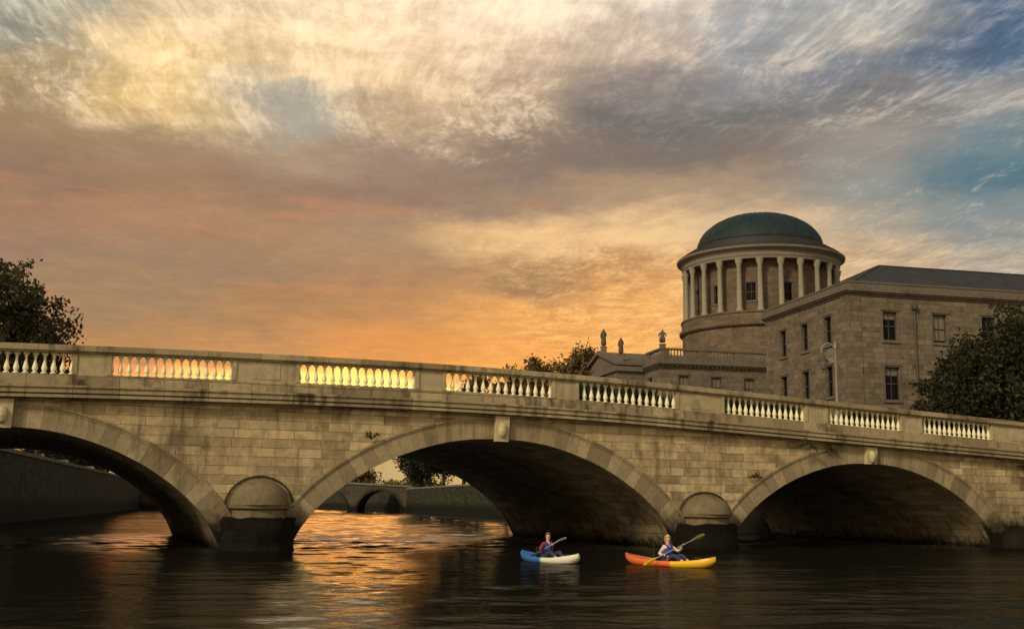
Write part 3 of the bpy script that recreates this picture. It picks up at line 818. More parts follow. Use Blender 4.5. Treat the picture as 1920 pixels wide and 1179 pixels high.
qt = [(10.4,150,19.2,4.2,15.5,'tallest tree of the quay row, its top beside the roof statues',5200),
      (7.4,155,18.7,4.4,15.5,'quay tree with ragged top just left of the tallest one',4600),
      (3.8,160,19.2,4.6,15.5,'quay tree showing a rounded top over the balustrade',4600),
      (-0.4,166,19.2,4.2,15.5,'thin quay tree rising behind the fourth balustrade panel',4200),
      (-5.0,176,19.6,4.0,15.5,'quay tree showing only a few sprigs above the coping',4200),
      (-7.6,186,13.6,5.0,10.6,'quay tree hidden below the coping behind the middle of the row',9600),
      (-11.8,200,11.8,5.2,9.4,'quay tree with slim trunk seen through the middle arch',11000),
      (-16.6,213,10.8,5.6,8.8,'leftmost dense quay tree framed by the middle arch',12800),
      (13.6,142,14.4,4.0,10,'quay tree close beside the statue topped block',9000)]
for i, (u,d,h,r,ch,lab,nl) in enumerate(qt):
    tree((u,d,3.9), h, r, ch, int(nl*(1.7 if d < 180 else 1)), 0.30, LEAF_Q if d < 180 else LEAF_D, lab, 0.30, 44, 20+i, group=g, clr=0.38 if d < 180 else 0.42)
hedge = [(1098,.1165,'behind the left end of the fifth balustrade panel'),(1146,.113,'behind the left half of the fifth balustrade panel'),
         (1196,.110,'behind the right half of the fifth balustrade panel'),(1248,.107,'behind the right end of the fifth balustrade panel'),
         (1318,.1035,'behind the wide parapet pier over the right bridge pier'),(1376,.101,'behind the left end of the sixth balustrade panel'),
         (1428,.0985,'behind the middle of the sixth balustrade panel'),(1480,.0965,'behind the right end of the sixth balustrade panel'),
         (1620,.0905,'just right of the lamp post'),(1672,.088,'between the lamp post and the broad dense tree')]
for i, (px, ev, lab) in enumerate(hedge):
    q_ = (px-960)/2129.0; d = min(36.26/(q_+.2557)+3.4, 200) if px < 1460 else 79.0
    h = 1.75+ev*d-3.9-0.55
    tree((q_*d,d,3.9), h, 2.6*d/90, h*0.72, 6500, 0.20, LEAF_D, 'low dark street tree '+lab, 0.14, 30, 70+i, group='low street trees behind the right half of the bridge', clr=0.42)
g = 'trees along the south quay behind the left arch'
stl = [(-44.5,104,11.0,'dark south quay tree nearest the bridge'), (-48.0,116,10.2,'second dark tree of the south quay row'), (-51.5,128,9.8,'third dark tree of the south quay row'),
       (-55.5,142,9.4,'fourth dark tree of the south quay row'), (-60,158,9.4,'fifth dark tree of the south quay row'), (-66,176,9.2,'sixth dark tree of the south quay row'), (-42.5,84,8.8,'low dark tree beneath the big left tree'),
       (-50,96,10.2,'dark tree set back from the south quay wall'), (-56,110,10.4,'dark tree furthest back from the south quay wall')]
for i, (u,d,h,lab) in enumerate(stl):
    tree((u,d,4.4), h, 5.2, 8.4, 2600, 0.34, LEAF_D, lab, 0.28, 18, 50+i, group=g, clr=0.42)
tree((-54.0,400,3.6), 10.4, 7.6, 10.0, 9000, 0.55, LEAF_Q, 'distant rounded tree behind the far low bridge', 0.4, 30, 90, clr=0.4)
for i, (u, d, h, r_, lab) in enumerate([(-66,430,8.0,9,'distant low tree left of the rounded one beyond the far bridge'), (-80,440,8.5,10,'distant low tree at the river bend'), (-40,420,6.5,8,'distant low tree right of the rounded one beyond the far bridge'), (-30,400,6.0,8,'distant low tree by the end of the far bridge')]):
    tree((u,d,3.6), h, r_, h*0.85, 2200, 0.6, LEAF_Q, lab, 0.3, 18, 100+i, group='distant trees upriver', clr=0.4)

# ------------------------------------------------------------------ far bridge
FBX = (-20.0, 220.0); fd = Vector((-0.974, 0.03)); fang = math.atan2(-0.03, 0.974)
FB = empty('arched_bridge', (FBX[0], FBX[1], 0), fang); tag(FB, 'distant low stone bridge seen through the middle arch', 'bridge')
FST = masonry('far_bridge_stone', (0.10,0.08,0.06), (0.065,0.05,0.038), bw=1.2, bh=0.45, stain_amt=0.6, stain=(.03,.025,.018), tide=(0.6,1.6,(0.012,0.011,0.008)))
fw_ = MB(); far_arch = [(-5.3,4.3,4.1),(-16.6,5.2,4.3),(-28.5,5.6,4.4),(-40.4,5.2,4.2)]
ftop = lambda x: 5.15+0.75*math.sin(max(0,min(1,-x/50))*math.pi)
pr = 0.5; sg = []
for c,a,b in far_arch:
    sg.append((pr, c+a, None)); sg.append((c+a, c-a, (c,a,b))); pr = c-a
sg.append((pr, -54, None))
for yy in (0, 9.0):
    for xa, xb, arc in sg:
        n = 30 if arc else 4
        pts = [arc[0]+arc[1]*math.cos(math.pi*i/n) for i in range(n+1)] if arc else [xa+(xb-xa)*i/n for i in range(n+1)]
        hb = (lambda x: arc[2]*math.sqrt(max(0, 1-((x-arc[0])/arc[1])**2))) if arc else (lambda x: -1)
        for p, q in zip(pts, pts[1:]):
            fw_.face([(p,yy,hb(p)),(q,yy,hb(q)),(q,yy,ftop(q)-.4),(p,yy,ftop(p)-.4)])
for c,a,b in far_arch:
    n = 24
    for i in range(n):
        t0, t1 = math.pi*i/n, math.pi*(i+1)/n
        p = (c+a*math.cos(t0), b*math.sin(t0)); q = (c+a*math.cos(t1), b*math.sin(t1))
        fw_.face([(p[0],0,p[1]),(q[0],0,q[1]),(q[0],9,q[1]),(p[0],9,p[1])])
fw_.build('wall', FST, FB)
for c,a,b in far_arch:
    rg = MB(); n = 24
    for i in range(n):
        t0, t1 = math.pi*i/n, math.pi*(i+1)/n
        def P(t, k): return (c+(a+k)*math.cos(t), (b+k)*math.sin(t))
        a0,a1,b0,b1 = P(t0,0),P(t1,0),P(t0,.45),P(t1,.45)
        rg.face([(a0[0],-.12,a0[1]),(a1[0],-.12,a1[1]),(b1[0],-.12,b1[1]),(b0[0],-.12,b0[1])])
        rg.face([(b0[0],-.12,b0[1]),(b1[0],-.12,b1[1]),(b1[0],0.0,b1[1]),(b0[0],0.0,b0[1])])
    rg.build('arch_ring', QUAY, FB)
t = MB(); t.slope(rngx(-54,0.5,2), -0.25, 0.35, lambda x: ftop(x)-.4, lambda x: ftop(x)); t.slope(rngx(-54,0.5,2), 8.6, 9.2, lambda x: ftop(x)-.4, lambda x: ftop(x))
t.build('coping', QCOP, FB)
t = MB(); t.slope(rngx(-54,0.5,2), 0.36, 8.58, lambda x: ftop(x)-1.2, lambda x: ftop(x)-.9); t.build('road_deck', ASPH, FB)

# ------------------------------------------------------------------ buildings: facade with real openings
def facade(mb, O, U, u0, u1, z0, z1, holes, depth, nrm):
    """wall in the plane O+U*u, z; rectangular openings with reveals going in by depth along -nrm"""
    us = sorted(set([u0,u1]+[h[0] for h in holes]+[h[1] for h in holes])); zz = sorted(set([z0,z1]+[h[2] for h in holes]+[h[3] for h in holes]))
    def P(u,z,d=0): return (O[0]+U[0]*u-nrm[0]*d, O[1]+U[1]*u-nrm[1]*d, z)
    for i in range(len(us)-1):
        for j in range(len(zz)-1):
            cu = (us[i]+us[i+1])/2; cz = (zz[j]+zz[j+1])/2
            if any(h[0] < cu < h[1] and h[2] < cz < h[3] for h in holes): continue
            mb.face([P(us[i],zz[j]),P(us[i+1],zz[j]),P(us[i+1],zz[j+1]),P(us[i],zz[j+1])])
    for a,b,c,d in holes:
        mb.face([P(a,c),P(b,c),P(b,c,depth),P(a,c,depth)]); mb.face([P(a,d),P(b,d),P(b,d,depth),P(a,d,depth)])
        mb.face([P(a,c),P(a,d),P(a,d,depth),P(a,c,depth)]); mb.face([P(b,c),P(b,d),P(b,d,depth),P(b,c,depth)])
def window(parent, O, U, nrm, h, depth, blind=0.0, surround=True, bars=(1,3)):
    a,b,c,d = h
    def B(mb, ua, ub, za, zb, d0, d1):
        P = []
        for z in (za, zb):
            for (u, dd) in ((ua,d0),(ub,d0),(ub,d1),(ua,d1)):
                P.append((O[0]+U[0]*u-nrm[0]*dd, O[1]+U[1]*u-nrm[1]*dd, z))
        s_ = len(mb.v); mb.v += P
        for q in ((0,3,2,1),(4,5,6,7),(0,1,5,4),(1,2,6,5),(2,3,7,6),(3,0,4,7)): mb.f.append(tuple(s_+i for i in q))
    fr = MB(); e = 0.003; d0, d1 = depth-0.12, depth-0.02; w_ = 0.075
    B(fr, a+e, a+w_, c+e, d-e, d0, d1); B(fr, b-w_, b-e, c+e, d-e, d0, d1)
    B(fr, a+w_, b-w_, c+e, c+w_, d0, d1); B(fr, a+w_, b-w_, d-w_, d-e, d0, d1)
    zm = (c+d)/2; B(fr, a+w_, b-w_, zm-.035, zm+.035, d0-.01, d1)
    for i in range(bars[0]):
        u = a+(b-a)*(i+1)/(bars[0]+1); B(fr, u-.018, u+.018, c+w_, zm-.035, d0+.02, d1); B(fr, u-.018, u+.018, zm+.035, d-w_, d0+.02, d1)
    f = fr.build('window', FRAME, parent)
    g_ = MB(); B(g_, a+e, b-e, c+e, d-e, depth-0.015, depth+0.02); g_.build('pane', GLASS, f)
    if blind:
        q = MB(); B(q, a+w_, b-w_, d-(d-c)*blind, d-w_, depth-0.03, depth-0.018); q.build('blind', BLIND, f)
    if surround:
        s2 = MB(); B(s2, a-.14, b+.14, c-.22, c-.003, -0.13, 0.02); B(s2, a-.20, b+.20, d+.12, d+.26, -0.12, 0.02)
        B(s2, a-.15, a-.003, c-.002, d+.118, -0.05, 0.02); B(s2, b+.003, b+.15, c-.002, d+.118, -0.05, 0.02); B(s2, a-.002, b+.002, d+.003, d+.118, -0.05, 0.02)
        s2.build('surround', CTRIM, f)
    return f
A13 = R(13)
# corner pavilion
PV = empty('corner_building', (27.42, 90.0, 0), A13); tag(PV, 'brown stone two storey corner building with slate hipped roof', 'building')
LX, LY = 46.0, 15.0
eu = [3.08+4.62*i for i in range(9)]
EH = [(u, u+1.33, 15.35, 17.72) for u in eu]+[(u, u+1.36, 10.45, 13.15) for u in eu]+[(u, u+1.36, 5.6, 8.4) for u in eu]
su = [2.75, 6.85, 10.95]
SH = [(u, u+1.25, 15.28, 17.65) for u in su]+[(u, u+1.25, 10.9, 13.45) for u in su]+[(u, u+1.25, 5.6, 8.6) for u in su]
wl = MB()
facade(wl, (0,0), (1,0), 0, LX, 3.5, 18.95, EH, 0.32, (0,-1))
facade(wl, (0,0), (0,1), 0, LY, 3.5, 18.95, SH, 0.32, (-1,0))
wl.face([(LX,0,3.5),(LX,LY,3.5),(LX,LY,18.95),(LX,0,18.95)]); wl.face([(0,LY,3.5),(LX,LY,3.5),(LX,LY,18.95),(0,LY,18.95)])
wl.build('wall', CLIME, PV)
for i, h in enumerate(EH): window(PV, (0,0), (1,0), (0,-1), h, 0.32, 0.9 if i == 1 else (0.0 if i % 3 else 0.25))
for i, h in enumerate(SH): window(PV, (0,0), (0,1), (-1,0), h, 0.32, 0.0)
# rusticated quoin pilaster and strip at the corner
q = MB(); q.box(-0.08,-0.08,3.5,1.1,0.001,18.93); q.box(-0.08,0.002,3.5,0.001,1.1,18.93); q.build('corner_pilaster', CLIME, PV)
q = MB(); q.box(-.06,LY-1.0,3.5,.001,LY,18.93); q.build('corner_pilaster', CLIME, PV)
c = MB()
def ringbox(mb, p, z0, z1, x1=LX, y1=LY, inn=0.5):
    mb.box(-p,-p,z0,x1+p,inn,z1); mb.box(-p,inn,z0,inn,y1+p,z1); mb.box(inn,y1-inn,z0,x1+p,y1+p,z1); mb.box(x1-inn,inn,z0,x1+p,y1-inn,z1)
ringbox(c, 0.10, 18.95, 19.12); ringbox(c, 0.28, 19.12, 19.26); ringbox(c, 0.42, 19.26, 19.44); ringbox(c, 0.30, 19.44, 19.52)
ringbox(c, 0.02, 19.52, 20.02); ringbox(c, 0.08, 20.02, 20.16)
c.box(-.13,-.13,14.35,LX,0.001,14.5) if False else None
c.build('cornice', CTRIM, PV)
rf = MB(); rz = 23.35; ez = 19.95
e0 = [(0.45,0.45),(LX-.45,0.45),(LX-.45,LY-.45),(0.45,LY-.45)]; r0 = (7.5,7.5,rz); r1 = (LX-7.5,7.5,rz)
E4 = [(x,y,ez) for x,y in e0]
rf.face([E4[0],E4[1],r1,r0]); rf.face([E4[1],E4[2],r1]); rf.face([E4[2],E4[3],r0,r1]); rf.face([E4[3],E4[0],r0])
rf.build('roof', SLATE, PV)
rd = MB(); rd.tube([r0, r1], 0.10, 6); rd.tube([E4[0], r0], 0.09, 6); rd.tube([E4[3], r0], 0.09, 6); rd.build('ridge_cap', LEAD, PV)
dp = MB(); dp.tube([(6.0,-0.1,3.9),(6.0,-0.1,18.0)], 0.075, 8); dp.tube([(6.0,-.1,17.9),(6.0,-.15,18.05),(6.0,-.15,18.4)], [.08,.24,.27], 8)
dp.build('drainpipe', IRON, PV)

# domed block
DB = empty('domed_courthouse', (17.747, 131.898, 0), A13); tag(DB, 'courthouse block with colonnaded drum and green copper dome', 'building')
BX, BY = 34.0, 29.0
eh = [(2.17,3.5,14.6,17.05),(6.3,7.65,14.6,17.0),(10.55,11.9,14.6,16.95),(15,16.3,14.6,16.95),(19.3,20.6,14.6,16.95)]
sh = [(3.0+5.2*i, 4.3+5.2*i, 14.6, 17.0) for i in range(5)]
wl = MB(); facade(wl, (0,0), (1,0), 0, BX, 3.5, 17.9, eh, 0.3, (0,-1)); facade(wl, (0,0), (0,1), 0, BY, 3.5, 17.9, sh, 0.3, (-1,0))
wl.face([(BX,0,3.5),(BX,BY,3.5),(BX,BY,17.9),(BX,0,17.9)]); wl.face([(0,BY,3.5),(BX,BY,3.5),(BX,BY,17.9),(0,BY,17.9)])
wl.build('wall', CLIME, DB)
for h in eh: window(DB, (0,0), (1,0), (0,-1), h, 0.3, 0.93, bars=(1,3))
for h in sh: window(DB, (0,0), (0,1), (-1,0), h, 0.3, 0)
c = MB()
ringbox(c, 0.12, 17.9, 18.06, BX, BY, 0.6)
ringbox(c, 0.45, 18.22, 18.38, BX, BY, 0.6); ringbox(c, 0.60, 18.38, 18.62, BX, BY, 0.6)
ringbox(c, 0.10, 18.06, 18.22, BX, BY, 0.6)
for i in range(60): c.box(0.1+i*.56,-.34,18.07,0.36+i*.56,-.101,18.219)
for i in range(50): c.box(-.34,0.1+i*.56,18.07,-.101,0.36+i*.56,18.219)
ringbox(c, 0.05, 18.62, 19.2, BX, BY, 0.6)
c.build('cornice', CTRIM, DB)
fl = MB(); fl.box(.5,.5,18.9,BX-.5,BY-.5,19.0); fl.build('roof', LEAD, DB)
# parapet balustrade along the river-facing end
bq = MB(); bq.lathe([(.11,0),(.11,.07),(.07,.1),(.13,.3),(.06,.62),(.06,.72),(.11,.8),(.11,.86)], seg=8)
SB = bq.build('baluster', CTRIM, None); used = False
rail = MB()
rail.box(-0.08,-0.08,20.1,BX,0.38,20.32); rail.box(-.08,.38,20.1,.38,5.2,20.32)
for u in (0.0, 4.7, 9.4, 14.1, 18.8, 23.5, 28.2): rail.box(u-.02 if u else 0.0,0.0,19.2,u+1.1,0.3,20.1)
rail.box(0.0,4.2,19.2,0.3,5.2,20.1)
ro = rail.build('parapet_rail', CTRIM, DB)
pos = []
for u in (0.0,4.7,9.4,14.1): pos += [(u+1.35+k*.40, 0.15) for k in range(9)]
pos += [(0.15, 0.65+k*.42) for k in range(8)]
for i, (x, y) in enumerate(pos):
    o = SB if i == 0 else SB.copy()
    if i: COL.objects.link(o)
    o.parent = ro; o.location = (x, y, 19.22); o.scale = (1,1,1.03)
# pediment of the river portico rising behind the parapet corner
pd = MB(); y0, y1 = 5.7, 20.3; ym = 13.0
def wedge(mb, xa, xb, pts):
    mb.face([(xa,y,z) for y,z in pts]); mb.face([(xb,y,z) for y,z in pts])
    for i in range(len(pts)):
        (a,b),(cc,d) = pts[i], pts[(i+1)%len(pts)]; mb.face([(xa,a,b),(xa,cc,d),(xb,cc,d),(xb,a,b)])
wedge(pd, -3.5, 8.0, [(y0,18.62),(y1,18.62),(ym+.0,20.9)])
pd.build('pediment', CTRIM, DB)
pc = MB()
wedge(pc, -3.9, 8.0, [(y0-.5,18.75),(y0-.5,19.15),(ym,21.3),(ym,20.9)]); wedge(pc, -3.9, 8.0, [(ym,20.9),(ym,21.3),(y1+.5,19.15),(y1+.5,18.75)])
pc.box(-3.9,y0-.5,18.0,.09,y1+.5,18.60)
pc.box(-3.6,y0-.1,16.6,.001,y1+.1,17.99)
pc.build('pediment_cornice', CTRIM, DB)
for i in range(6):
    cc = MB(); yy = y0+0.9+i*(y1-y0-1.8)/5; cc.lathe([(.85,4),(.85,4.5),(.66,4.7),(.62,10),(.55,15.6),(.62,15.8),(.85,16.3),(.85,16.6)], -2.8, yy, 16); sharp(cc.build('portico_column', CLIME, DB), 40)
# swept parapet stepping from the corner down to the pediment
sw = MB(); wedge(sw, 0.0, 0.38, [(5.2,19.2),(5.2,20.3),(6.6,19.95),(8.2,19.75),(10,19.7),(10,19.2)]); sw.build('swept_parapet', CTRIM, DB)
# drum
DC = (20.0, 14.0)
cx_, cy_ = DC
dr = MB(); dr.lathe([(10.9,18.5),(10.9,24.3)], cx_, cy_, 72); sharp(dr.build('drum_base', CDRUM, DB), 30)
dr = MB(); dr.lathe([(10.9,24.3),(11.15,24.4),(11.35,24.6),(11.35,24.9),(11.1,25.05),(11.0,25.1),(11.0,26.1),(11.12,26.15),(11.12,26.35),(10.9,26.4)], cx_, cy_, 72)
sharp(dr.build('drum_plinth', CDRUM, DB), 25)
# inner wall with windows in alternate bays
dw = MB(); dd = MB(); RW = 9.25; nb = 24
phase = math.atan2(-cy_-131.898+131.898, 0)
base_a = -math.pi/2 - math.atan2(34.0, 150) - A13 + 0.0   # the column that faces the viewer
wins = []
for k in range(nb):
    a0 = base_a+2*math.pi*k/nb; am = a0+math.pi/nb; a1 = a0+2*math.pi/nb
    hasw = (k % 2 == 1)
    da = 0.68/RW
    cuts = [a0, am-da, am+da, a1]
    zz = [26.4, 27.9, 30.3, 33.3]
    def P(a, z, r=RW): return (cx_+r*math.cos(a), cy_+r*math.sin(a), z)
    for i in range(3):
        for j in range(3):
            if i == 1 and j == 1:
                for (pa,pb) in ((cuts[1],cuts[1]),(cuts[2],cuts[2])):
                    dw.face([P(pa,27.9),P(pa,30.3),P(pa,30.3,RW-.35),P(pa,27.9,RW-.35)])
                for z in (27.9,30.3): dw.face([P(cuts[1],z),P(cuts[2],z),P(cuts[2],z,RW-.35),P(cuts[1],z,RW-.35)])
                if not hasw: dw.face([P(cuts[1],27.9,RW-.02),P(cuts[2],27.9,RW-.02),P(cuts[2],30.3,RW-.02),P(cuts[1],30.3,RW-.02)])
                continue
            dw.face([P(cuts[i],zz[j]),P(cuts[i+1],zz[j]),P(cuts[i+1],zz[j+1]),P(cuts[i],zz[j+1])])
    if hasw: wins.append(am)
dw.build('drum_wall', CDRUM, DB)
DRUMW = []
for am in wins:
    U = (-math.sin(am), math.cos(am)); nrm = (math.cos(am), math.sin(am)); O = (cx_+nrm[0]*(RW-.03), cy_+nrm[1]*(RW-.03))
    DRUMW.append(window(DB, O, U, nrm, (-.66,.66,27.92,30.28), 0.3, 0.0))
colmb = MB(); colmb.lathe([(.46,26.38),(.46,26.58),(.38,26.68),(.345,26.8),(.34,29),(.30,32.25),(.33,32.3),(.35,32.4),(.45,32.75),(.48,33.0),(.52,33.02),(.52,33.2)], 0, 0, 16)
C0 = colmb.build('column', CCOL, None); sharp(C0, 40)
for k in range(nb):
    a = base_a+2*math.pi*k/nb
    o = C0 if k == 0 else C0.copy()
    if k: COL.objects.link(o)
    o.parent = DB; o.location = (cx_+10.45*math.cos(a), cy_+10.45*math.sin(a), 0)
en = MB(); en.lathe([(9.2,33.18),(10.72,33.18),(10.78,33.5),(10.78,33.52),(10.86,33.54),(10.86,33.9),(10.84,33.95),(11.0,34.15),(11.25,34.3),(11.55,34.5),(11.6,34.75),(11.4,34.8)], cx_, cy_, 96)
sharp(en.build('entablature', CENT, DB), 20)
stp = MB(); stp.lathe([(11.4,34.8),(11.15,34.83),(11.15,35.1),(10.7,35.13),(10.7,35.4),(10.25,35.43),(10.2,35.7),(9.75,35.74),(9.7,36.0),(9.2,36.04),(9.15,36.32),(8.8,36.36),(8.75,36.5)], cx_, cy_, 96)
sharp(stp.build('stepped_ring', LEAD, DB), 25)
dm = MB(); dm.lathe([(8.72*math.cos(q)+.02, 36.42+4.95*math.sin(q)**1.02) for q in [math.pi/2*i/20 for i in range(21)]], cx_, cy_, 96)
do = dm.build('dome', COPPER, DB, smooth=True)
sm = MB()
for k in range(32):
    a = 2*math.pi*k/32; pts = []
    for i in range(12):
        q = math.pi/2*i/11.4; r = 8.74*math.cos(q); pts.append((cx_+r*math.cos(a), cy_+r*math.sin(a), 36.43+4.96*math.sin(q)))
    sm.tube(pts, 0.028, 4)
sm.build('seam', COPPER, do)

for o in list(DB.children):
    if o.name.split('.')[0] in ('drum_base','drum_plinth','drum_wall','entablature','stepped_ring','dome') or o in DRUMW:
        o.scale = (.972, .972, 1); o.location = (cx_*.028-.25, cy_*.028, 0)
    elif o.name.split('.')[0] == 'column':
        o.location = (cx_+(o.location.x-cx_)*.972-.25, cy_+(o.location.y-cy_)*.972, 0)
# low link range between the two blocks behind the lamp is hidden; add the arcade wall between them
LK = empty('arcade_wall', (27.42-0.225*15.1, 90+0.974*15.1, 0), A13); tag(LK, 'low stone arcade wall linking the corner building to the domed block', 'wall')
lw = MB(); lw.box(0.8, 0, 3.5, 1.6, 26.5, 11.0); lw.build('wall', CLIME, LK); lc = MB(); lc.box(0.6, 0, 11.0, 1.8, 26.5, 11.4); lc.build('coping', CTRIM, LK)

# ------------------------------------------------------------------ skin-modifier figures
def skin(name, V, E, Rr, mat, parent=None, root=0, sub=1, loc=None, rz=0.0):
    me = bpy.data.meshes.new(name+'_tmp'); me.from_pydata(V, E, []); o = bpy.data.objects.new(name+'_tmp', me); COL.objects.link(o)
    md = o.modifiers.new('skin', 'SKIN'); md.use_smooth_shade = True; md.branch_smoothing = 0.4
    for i, s in enumerate(me.skin_vertices[0].data):
        r = Rr[i]; s.radius = r if isinstance(r, tuple) else (r, r); s.use_root = (i == root)
    if sub:
        m2 = o.modifiers.new('sub', 'SUBSURF'); m2.levels = sub; m2.render_levels = sub
    dg = bpy.context.evaluated_depsgraph_get(); dg.update()
    nm = bpy.data.meshes.new_from_object(o.evaluated_get(dg)); nm.name = name
    bpy.data.objects.remove(o); bpy.data.meshes.remove(me)
    nm.materials.clear(); nm.materials.append(mat)
    nm.polygons.foreach_set('use_smooth', [True]*len(nm.polygons))
    q = bpy.data.objects.new(name, nm); COL.objects.link(q)
    if parent: q.parent = parent
    if loc: q.location = loc
    q.rotation_euler = (0, 0, rz)
    return q

# roof statues
def statue(lx, ly, z, h, label, seated=False, arm=1, ph=1.0):
    wx = 17.747+lx*math.cos(A13)-ly*math.sin(A13); wy = 131.898+lx*math.sin(A13)+ly*math.cos(A13)
    root = empty('roof_statue', (wx, wy, z), A13-0.4); tag(root, label, 'statue', 'statues on the courthouse roofline')
    p = MB(); p.box(-.36,-.36,0,.36,.36,ph-.12); p.box(-.42,-.42,ph-.12,.42,.42,ph); p.build('pedestal', CTRIM, root)
    s = h/2.6; 
    if seated:
        V = [(0,0,ph),(0,0,ph+.55*s),(0,0,ph+1.1*s),(0,0,ph+1.6*s),(0,0,ph+1.86*s),(0,0,ph+2.08*s),(.28*s,-.45*s,ph+.75*s),(.28*s,-.5*s,ph+.1*s),(-.28*s,-.45*s,ph+.75*s),(-.28*s,-.5*s,ph+.1*s),(.42*s,0,ph+1.5*s),(.5*s,-.3*s,ph+1.05*s),(-.42*s,0,ph+1.5*s),(-.5*s,-.3*s,ph+1.05*s)]
        E_ = [(0,1),(1,2),(2,3),(3,4),(4,5),(1,6),(6,7),(1,8),(8,9),(3,10),(10,11),(3,12),(12,13)]
        Q = [.42*s,.40*s,.30*s,.28*s,.11*s,.17*s,.20*s,.16*s,.20*s,.16*s,.13*s,.10*s,.13*s,.10*s]
    else:
        V = [(0,0,ph),(0,0,ph+.6*s),(0,0,ph+1.25*s),(0,0,ph+1.85*s),(0,0,ph+2.12*s),(0,0,ph+2.36*s),(.24*s,0,ph+1.82*s),(.34*s,-.12*s,ph+1.4*s),(.22*s*arm,-.3*s,ph+1.35*s),(-.24*s,0,ph+1.82*s),(-.33*s,-.05*s,ph+1.4*s),(-.28*s,-.2*s,ph+1.05*s)]
        E_ = [(0,1),(1,2),(2,3),(3,4),(4,5),(3,6),(6,7),(7,8),(3,9),(9,10),(10,11)]
        Q = [.42*s,.36*s,.32*s,.25*s,.10*s,.145*s,.15*s,.12*s,.09*s,.15*s,.12*s,.09*s]
    skin('figure', V, E_, Q, STAT, root, 0, 1)
statue(-3.0, 12.9, 21.0, 2.6, 'tallest standing robed statue at the top of the pediment, beside the quay tree')
statue(-3.0, 5.9, 19.1, 2.35, 'slim standing statue in the middle of the roofline group of three', arm=.4)
statue(0.3, 0.25, 20.32, 2.2, 'seated robed statue on the parapet corner closest to the colonnaded drum', seated=True, ph=.45)

# ------------------------------------------------------------------ street lamp
LPX = empty('street_lamp', (20.42, 70.0, 3.9)); tag(LPX, 'ornate lamp post with hooked scroll arm and lantern before the corner building', 'street lamp')
p = MB(); p.lathe([(.26,0),(.26,.3),(.18,.5),(.16,1.1),(.2,1.2),(.10,1.35),(.085,3.5),(.07,7.8),(.10,7.85),(.06,8.0),(.03,8.25)], seg=10); sharp(p.build('pole', LAMPP, LPX), 40)
a = MB(); pts = []
for i in range(15):
    t = math.pi*(i/14.0)*1.05; pts.append((-0.45+0.45*math.cos(t), 0, 7.55+0.55*math.sin(t)))
a.tube(pts, 0.04, 6)
pts = [(-0.06-0.55*i/10.0, 0, 6.75+0.35*math.sin(i/10.0*3.0)) for i in range(11)]; a.tube(pts, 0.03, 6)
for (qx, qz, rr, tu) in ((-0.32,7.55,.20,1.6),(-0.28,7.02,.16,-1.5),(-0.58,7.1,.12,1.4)):
    a.tube([(qx+rr*(1-i/22)*math.cos(tu*2*math.pi*i/18), 0, qz+rr*(1-i/22)*math.sin(tu*2*math.pi*i/18)) for i in range(19)], 0.025, 5)
a.build('scroll_arm', LAMPP, LPX)
l = MB(); l.lathe([(.05,7.42),(.10,7.30),(.20,7.16),(.34,7.02),(.36,6.98),(.10,6.97)], -0.78, 0, 8); lh = l.build('lantern_hood', IRON, LPX)
l = MB(); l.lathe([(.30,6.965),(.27,6.75),(.17,6.48),(.06,6.40)], -0.78, 0, 8); l.build('lantern_glass', plain('opal_glass', (0.12,0.11,0.09), .25), LPX)

# ------------------------------------------------------------------ cars on the south quay
def car(loc, rz, col, label, van=False):
    root = empty('parked_car', loc, rz); tag(root, label, 'van' if van else 'car', 'vehicles parked along the south quay')
    h = 2.1 if van else 1.45; L2, W2 = 2.2, .87
    if van: prof = [(-L2,.35),(-L2,1.0),(-L2+.05,h-.1),(-L2+.2,h),(1.0,h),(1.55,1.3),(2.1,1.05),(L2,.8),(L2,.35)]
    else: prof = [(-L2,.35),(-L2,.85),(-L2+.15,.98),(-1.5,1.0),(-1.0,1.38),(-.5,h),(.3,h-.02),(.95,1.0),(2.0,.85),(L2,.7),(L2,.35)]
    b = MB(); n = len(prof)
    for sgn in (-1,1): b.v += [(x, sgn*(W2-(0.16 if z > 1.05 else 0)), z) for x, z in prof]
    b.f.append(tuple(range(n))); b.f.append(tuple(range(n, 2*n)))
    for i in range(n): j = (i+1) % n; b.f.append((i,j,n+j,n+i))
    o = b.build('body', plain('car_paint', col, .3, spec=.5, var=.05), root)
    g_ = MB()
    for sgn in (-1,1):
        y = sgn*(W2-.135); zt = h-.12
        if van: g_.face([(.45,y,1.15),(1.45,y,1.15),(.95,y,zt-.05),(.45,y,zt-.05)])
        else: g_.face([(-1.2,y,1.04),(.75,y,1.04),(.25,y,zt),(-.55,y,zt)])
    g_.build('side_window', GLASS, root, fixn=False)
    for wx in (-1.35, 1.35):
        for sgn in (-1,1):
            w_ = MB(); ring = [(wx+.32*math.cos(2*math.pi*k/16), .34+.32*math.sin(2*math.pi*k/16)) for k in range(16)]
            b0 = len(w_.v); w_.v += [(x,sgn*.68,z) for x,z in ring]+[(x,sgn*.89,z) for x,z in ring]
            w_.f += [tuple(range(16)), tuple(range(16,32))]+[(k,(k+1)%16,16+(k+1)%16,16+k) for k in range(16)]
            w_.build('wheel', plain('tyre_rubber', (.02,.02,.02), .8) if 'tyre_rubber' not in bpy.data.materials else bpy.data.materials['tyre_rubber'], root)
    return root
car((-40.3,90.5,4.4), R(104), (0.26,0.26,0.25), 'pale high roofed van parked above the quay wall seen through the left arch', True)
car((-43.8,104.0,4.4), R(104), (0.20,0.10,0.08), 'reddish car parked behind the quay wall between the van and the pale car')
car((-47.8,120.0,4.4), R(104), (0.30,0.26,0.25), 'pale pinkish car parked behind the quay wall under the left arch')
car((-53.5,143.0,4.4), R(104), (0.36,0.36,0.36), 'furthest small white car on the quay near the edge of the left arch')

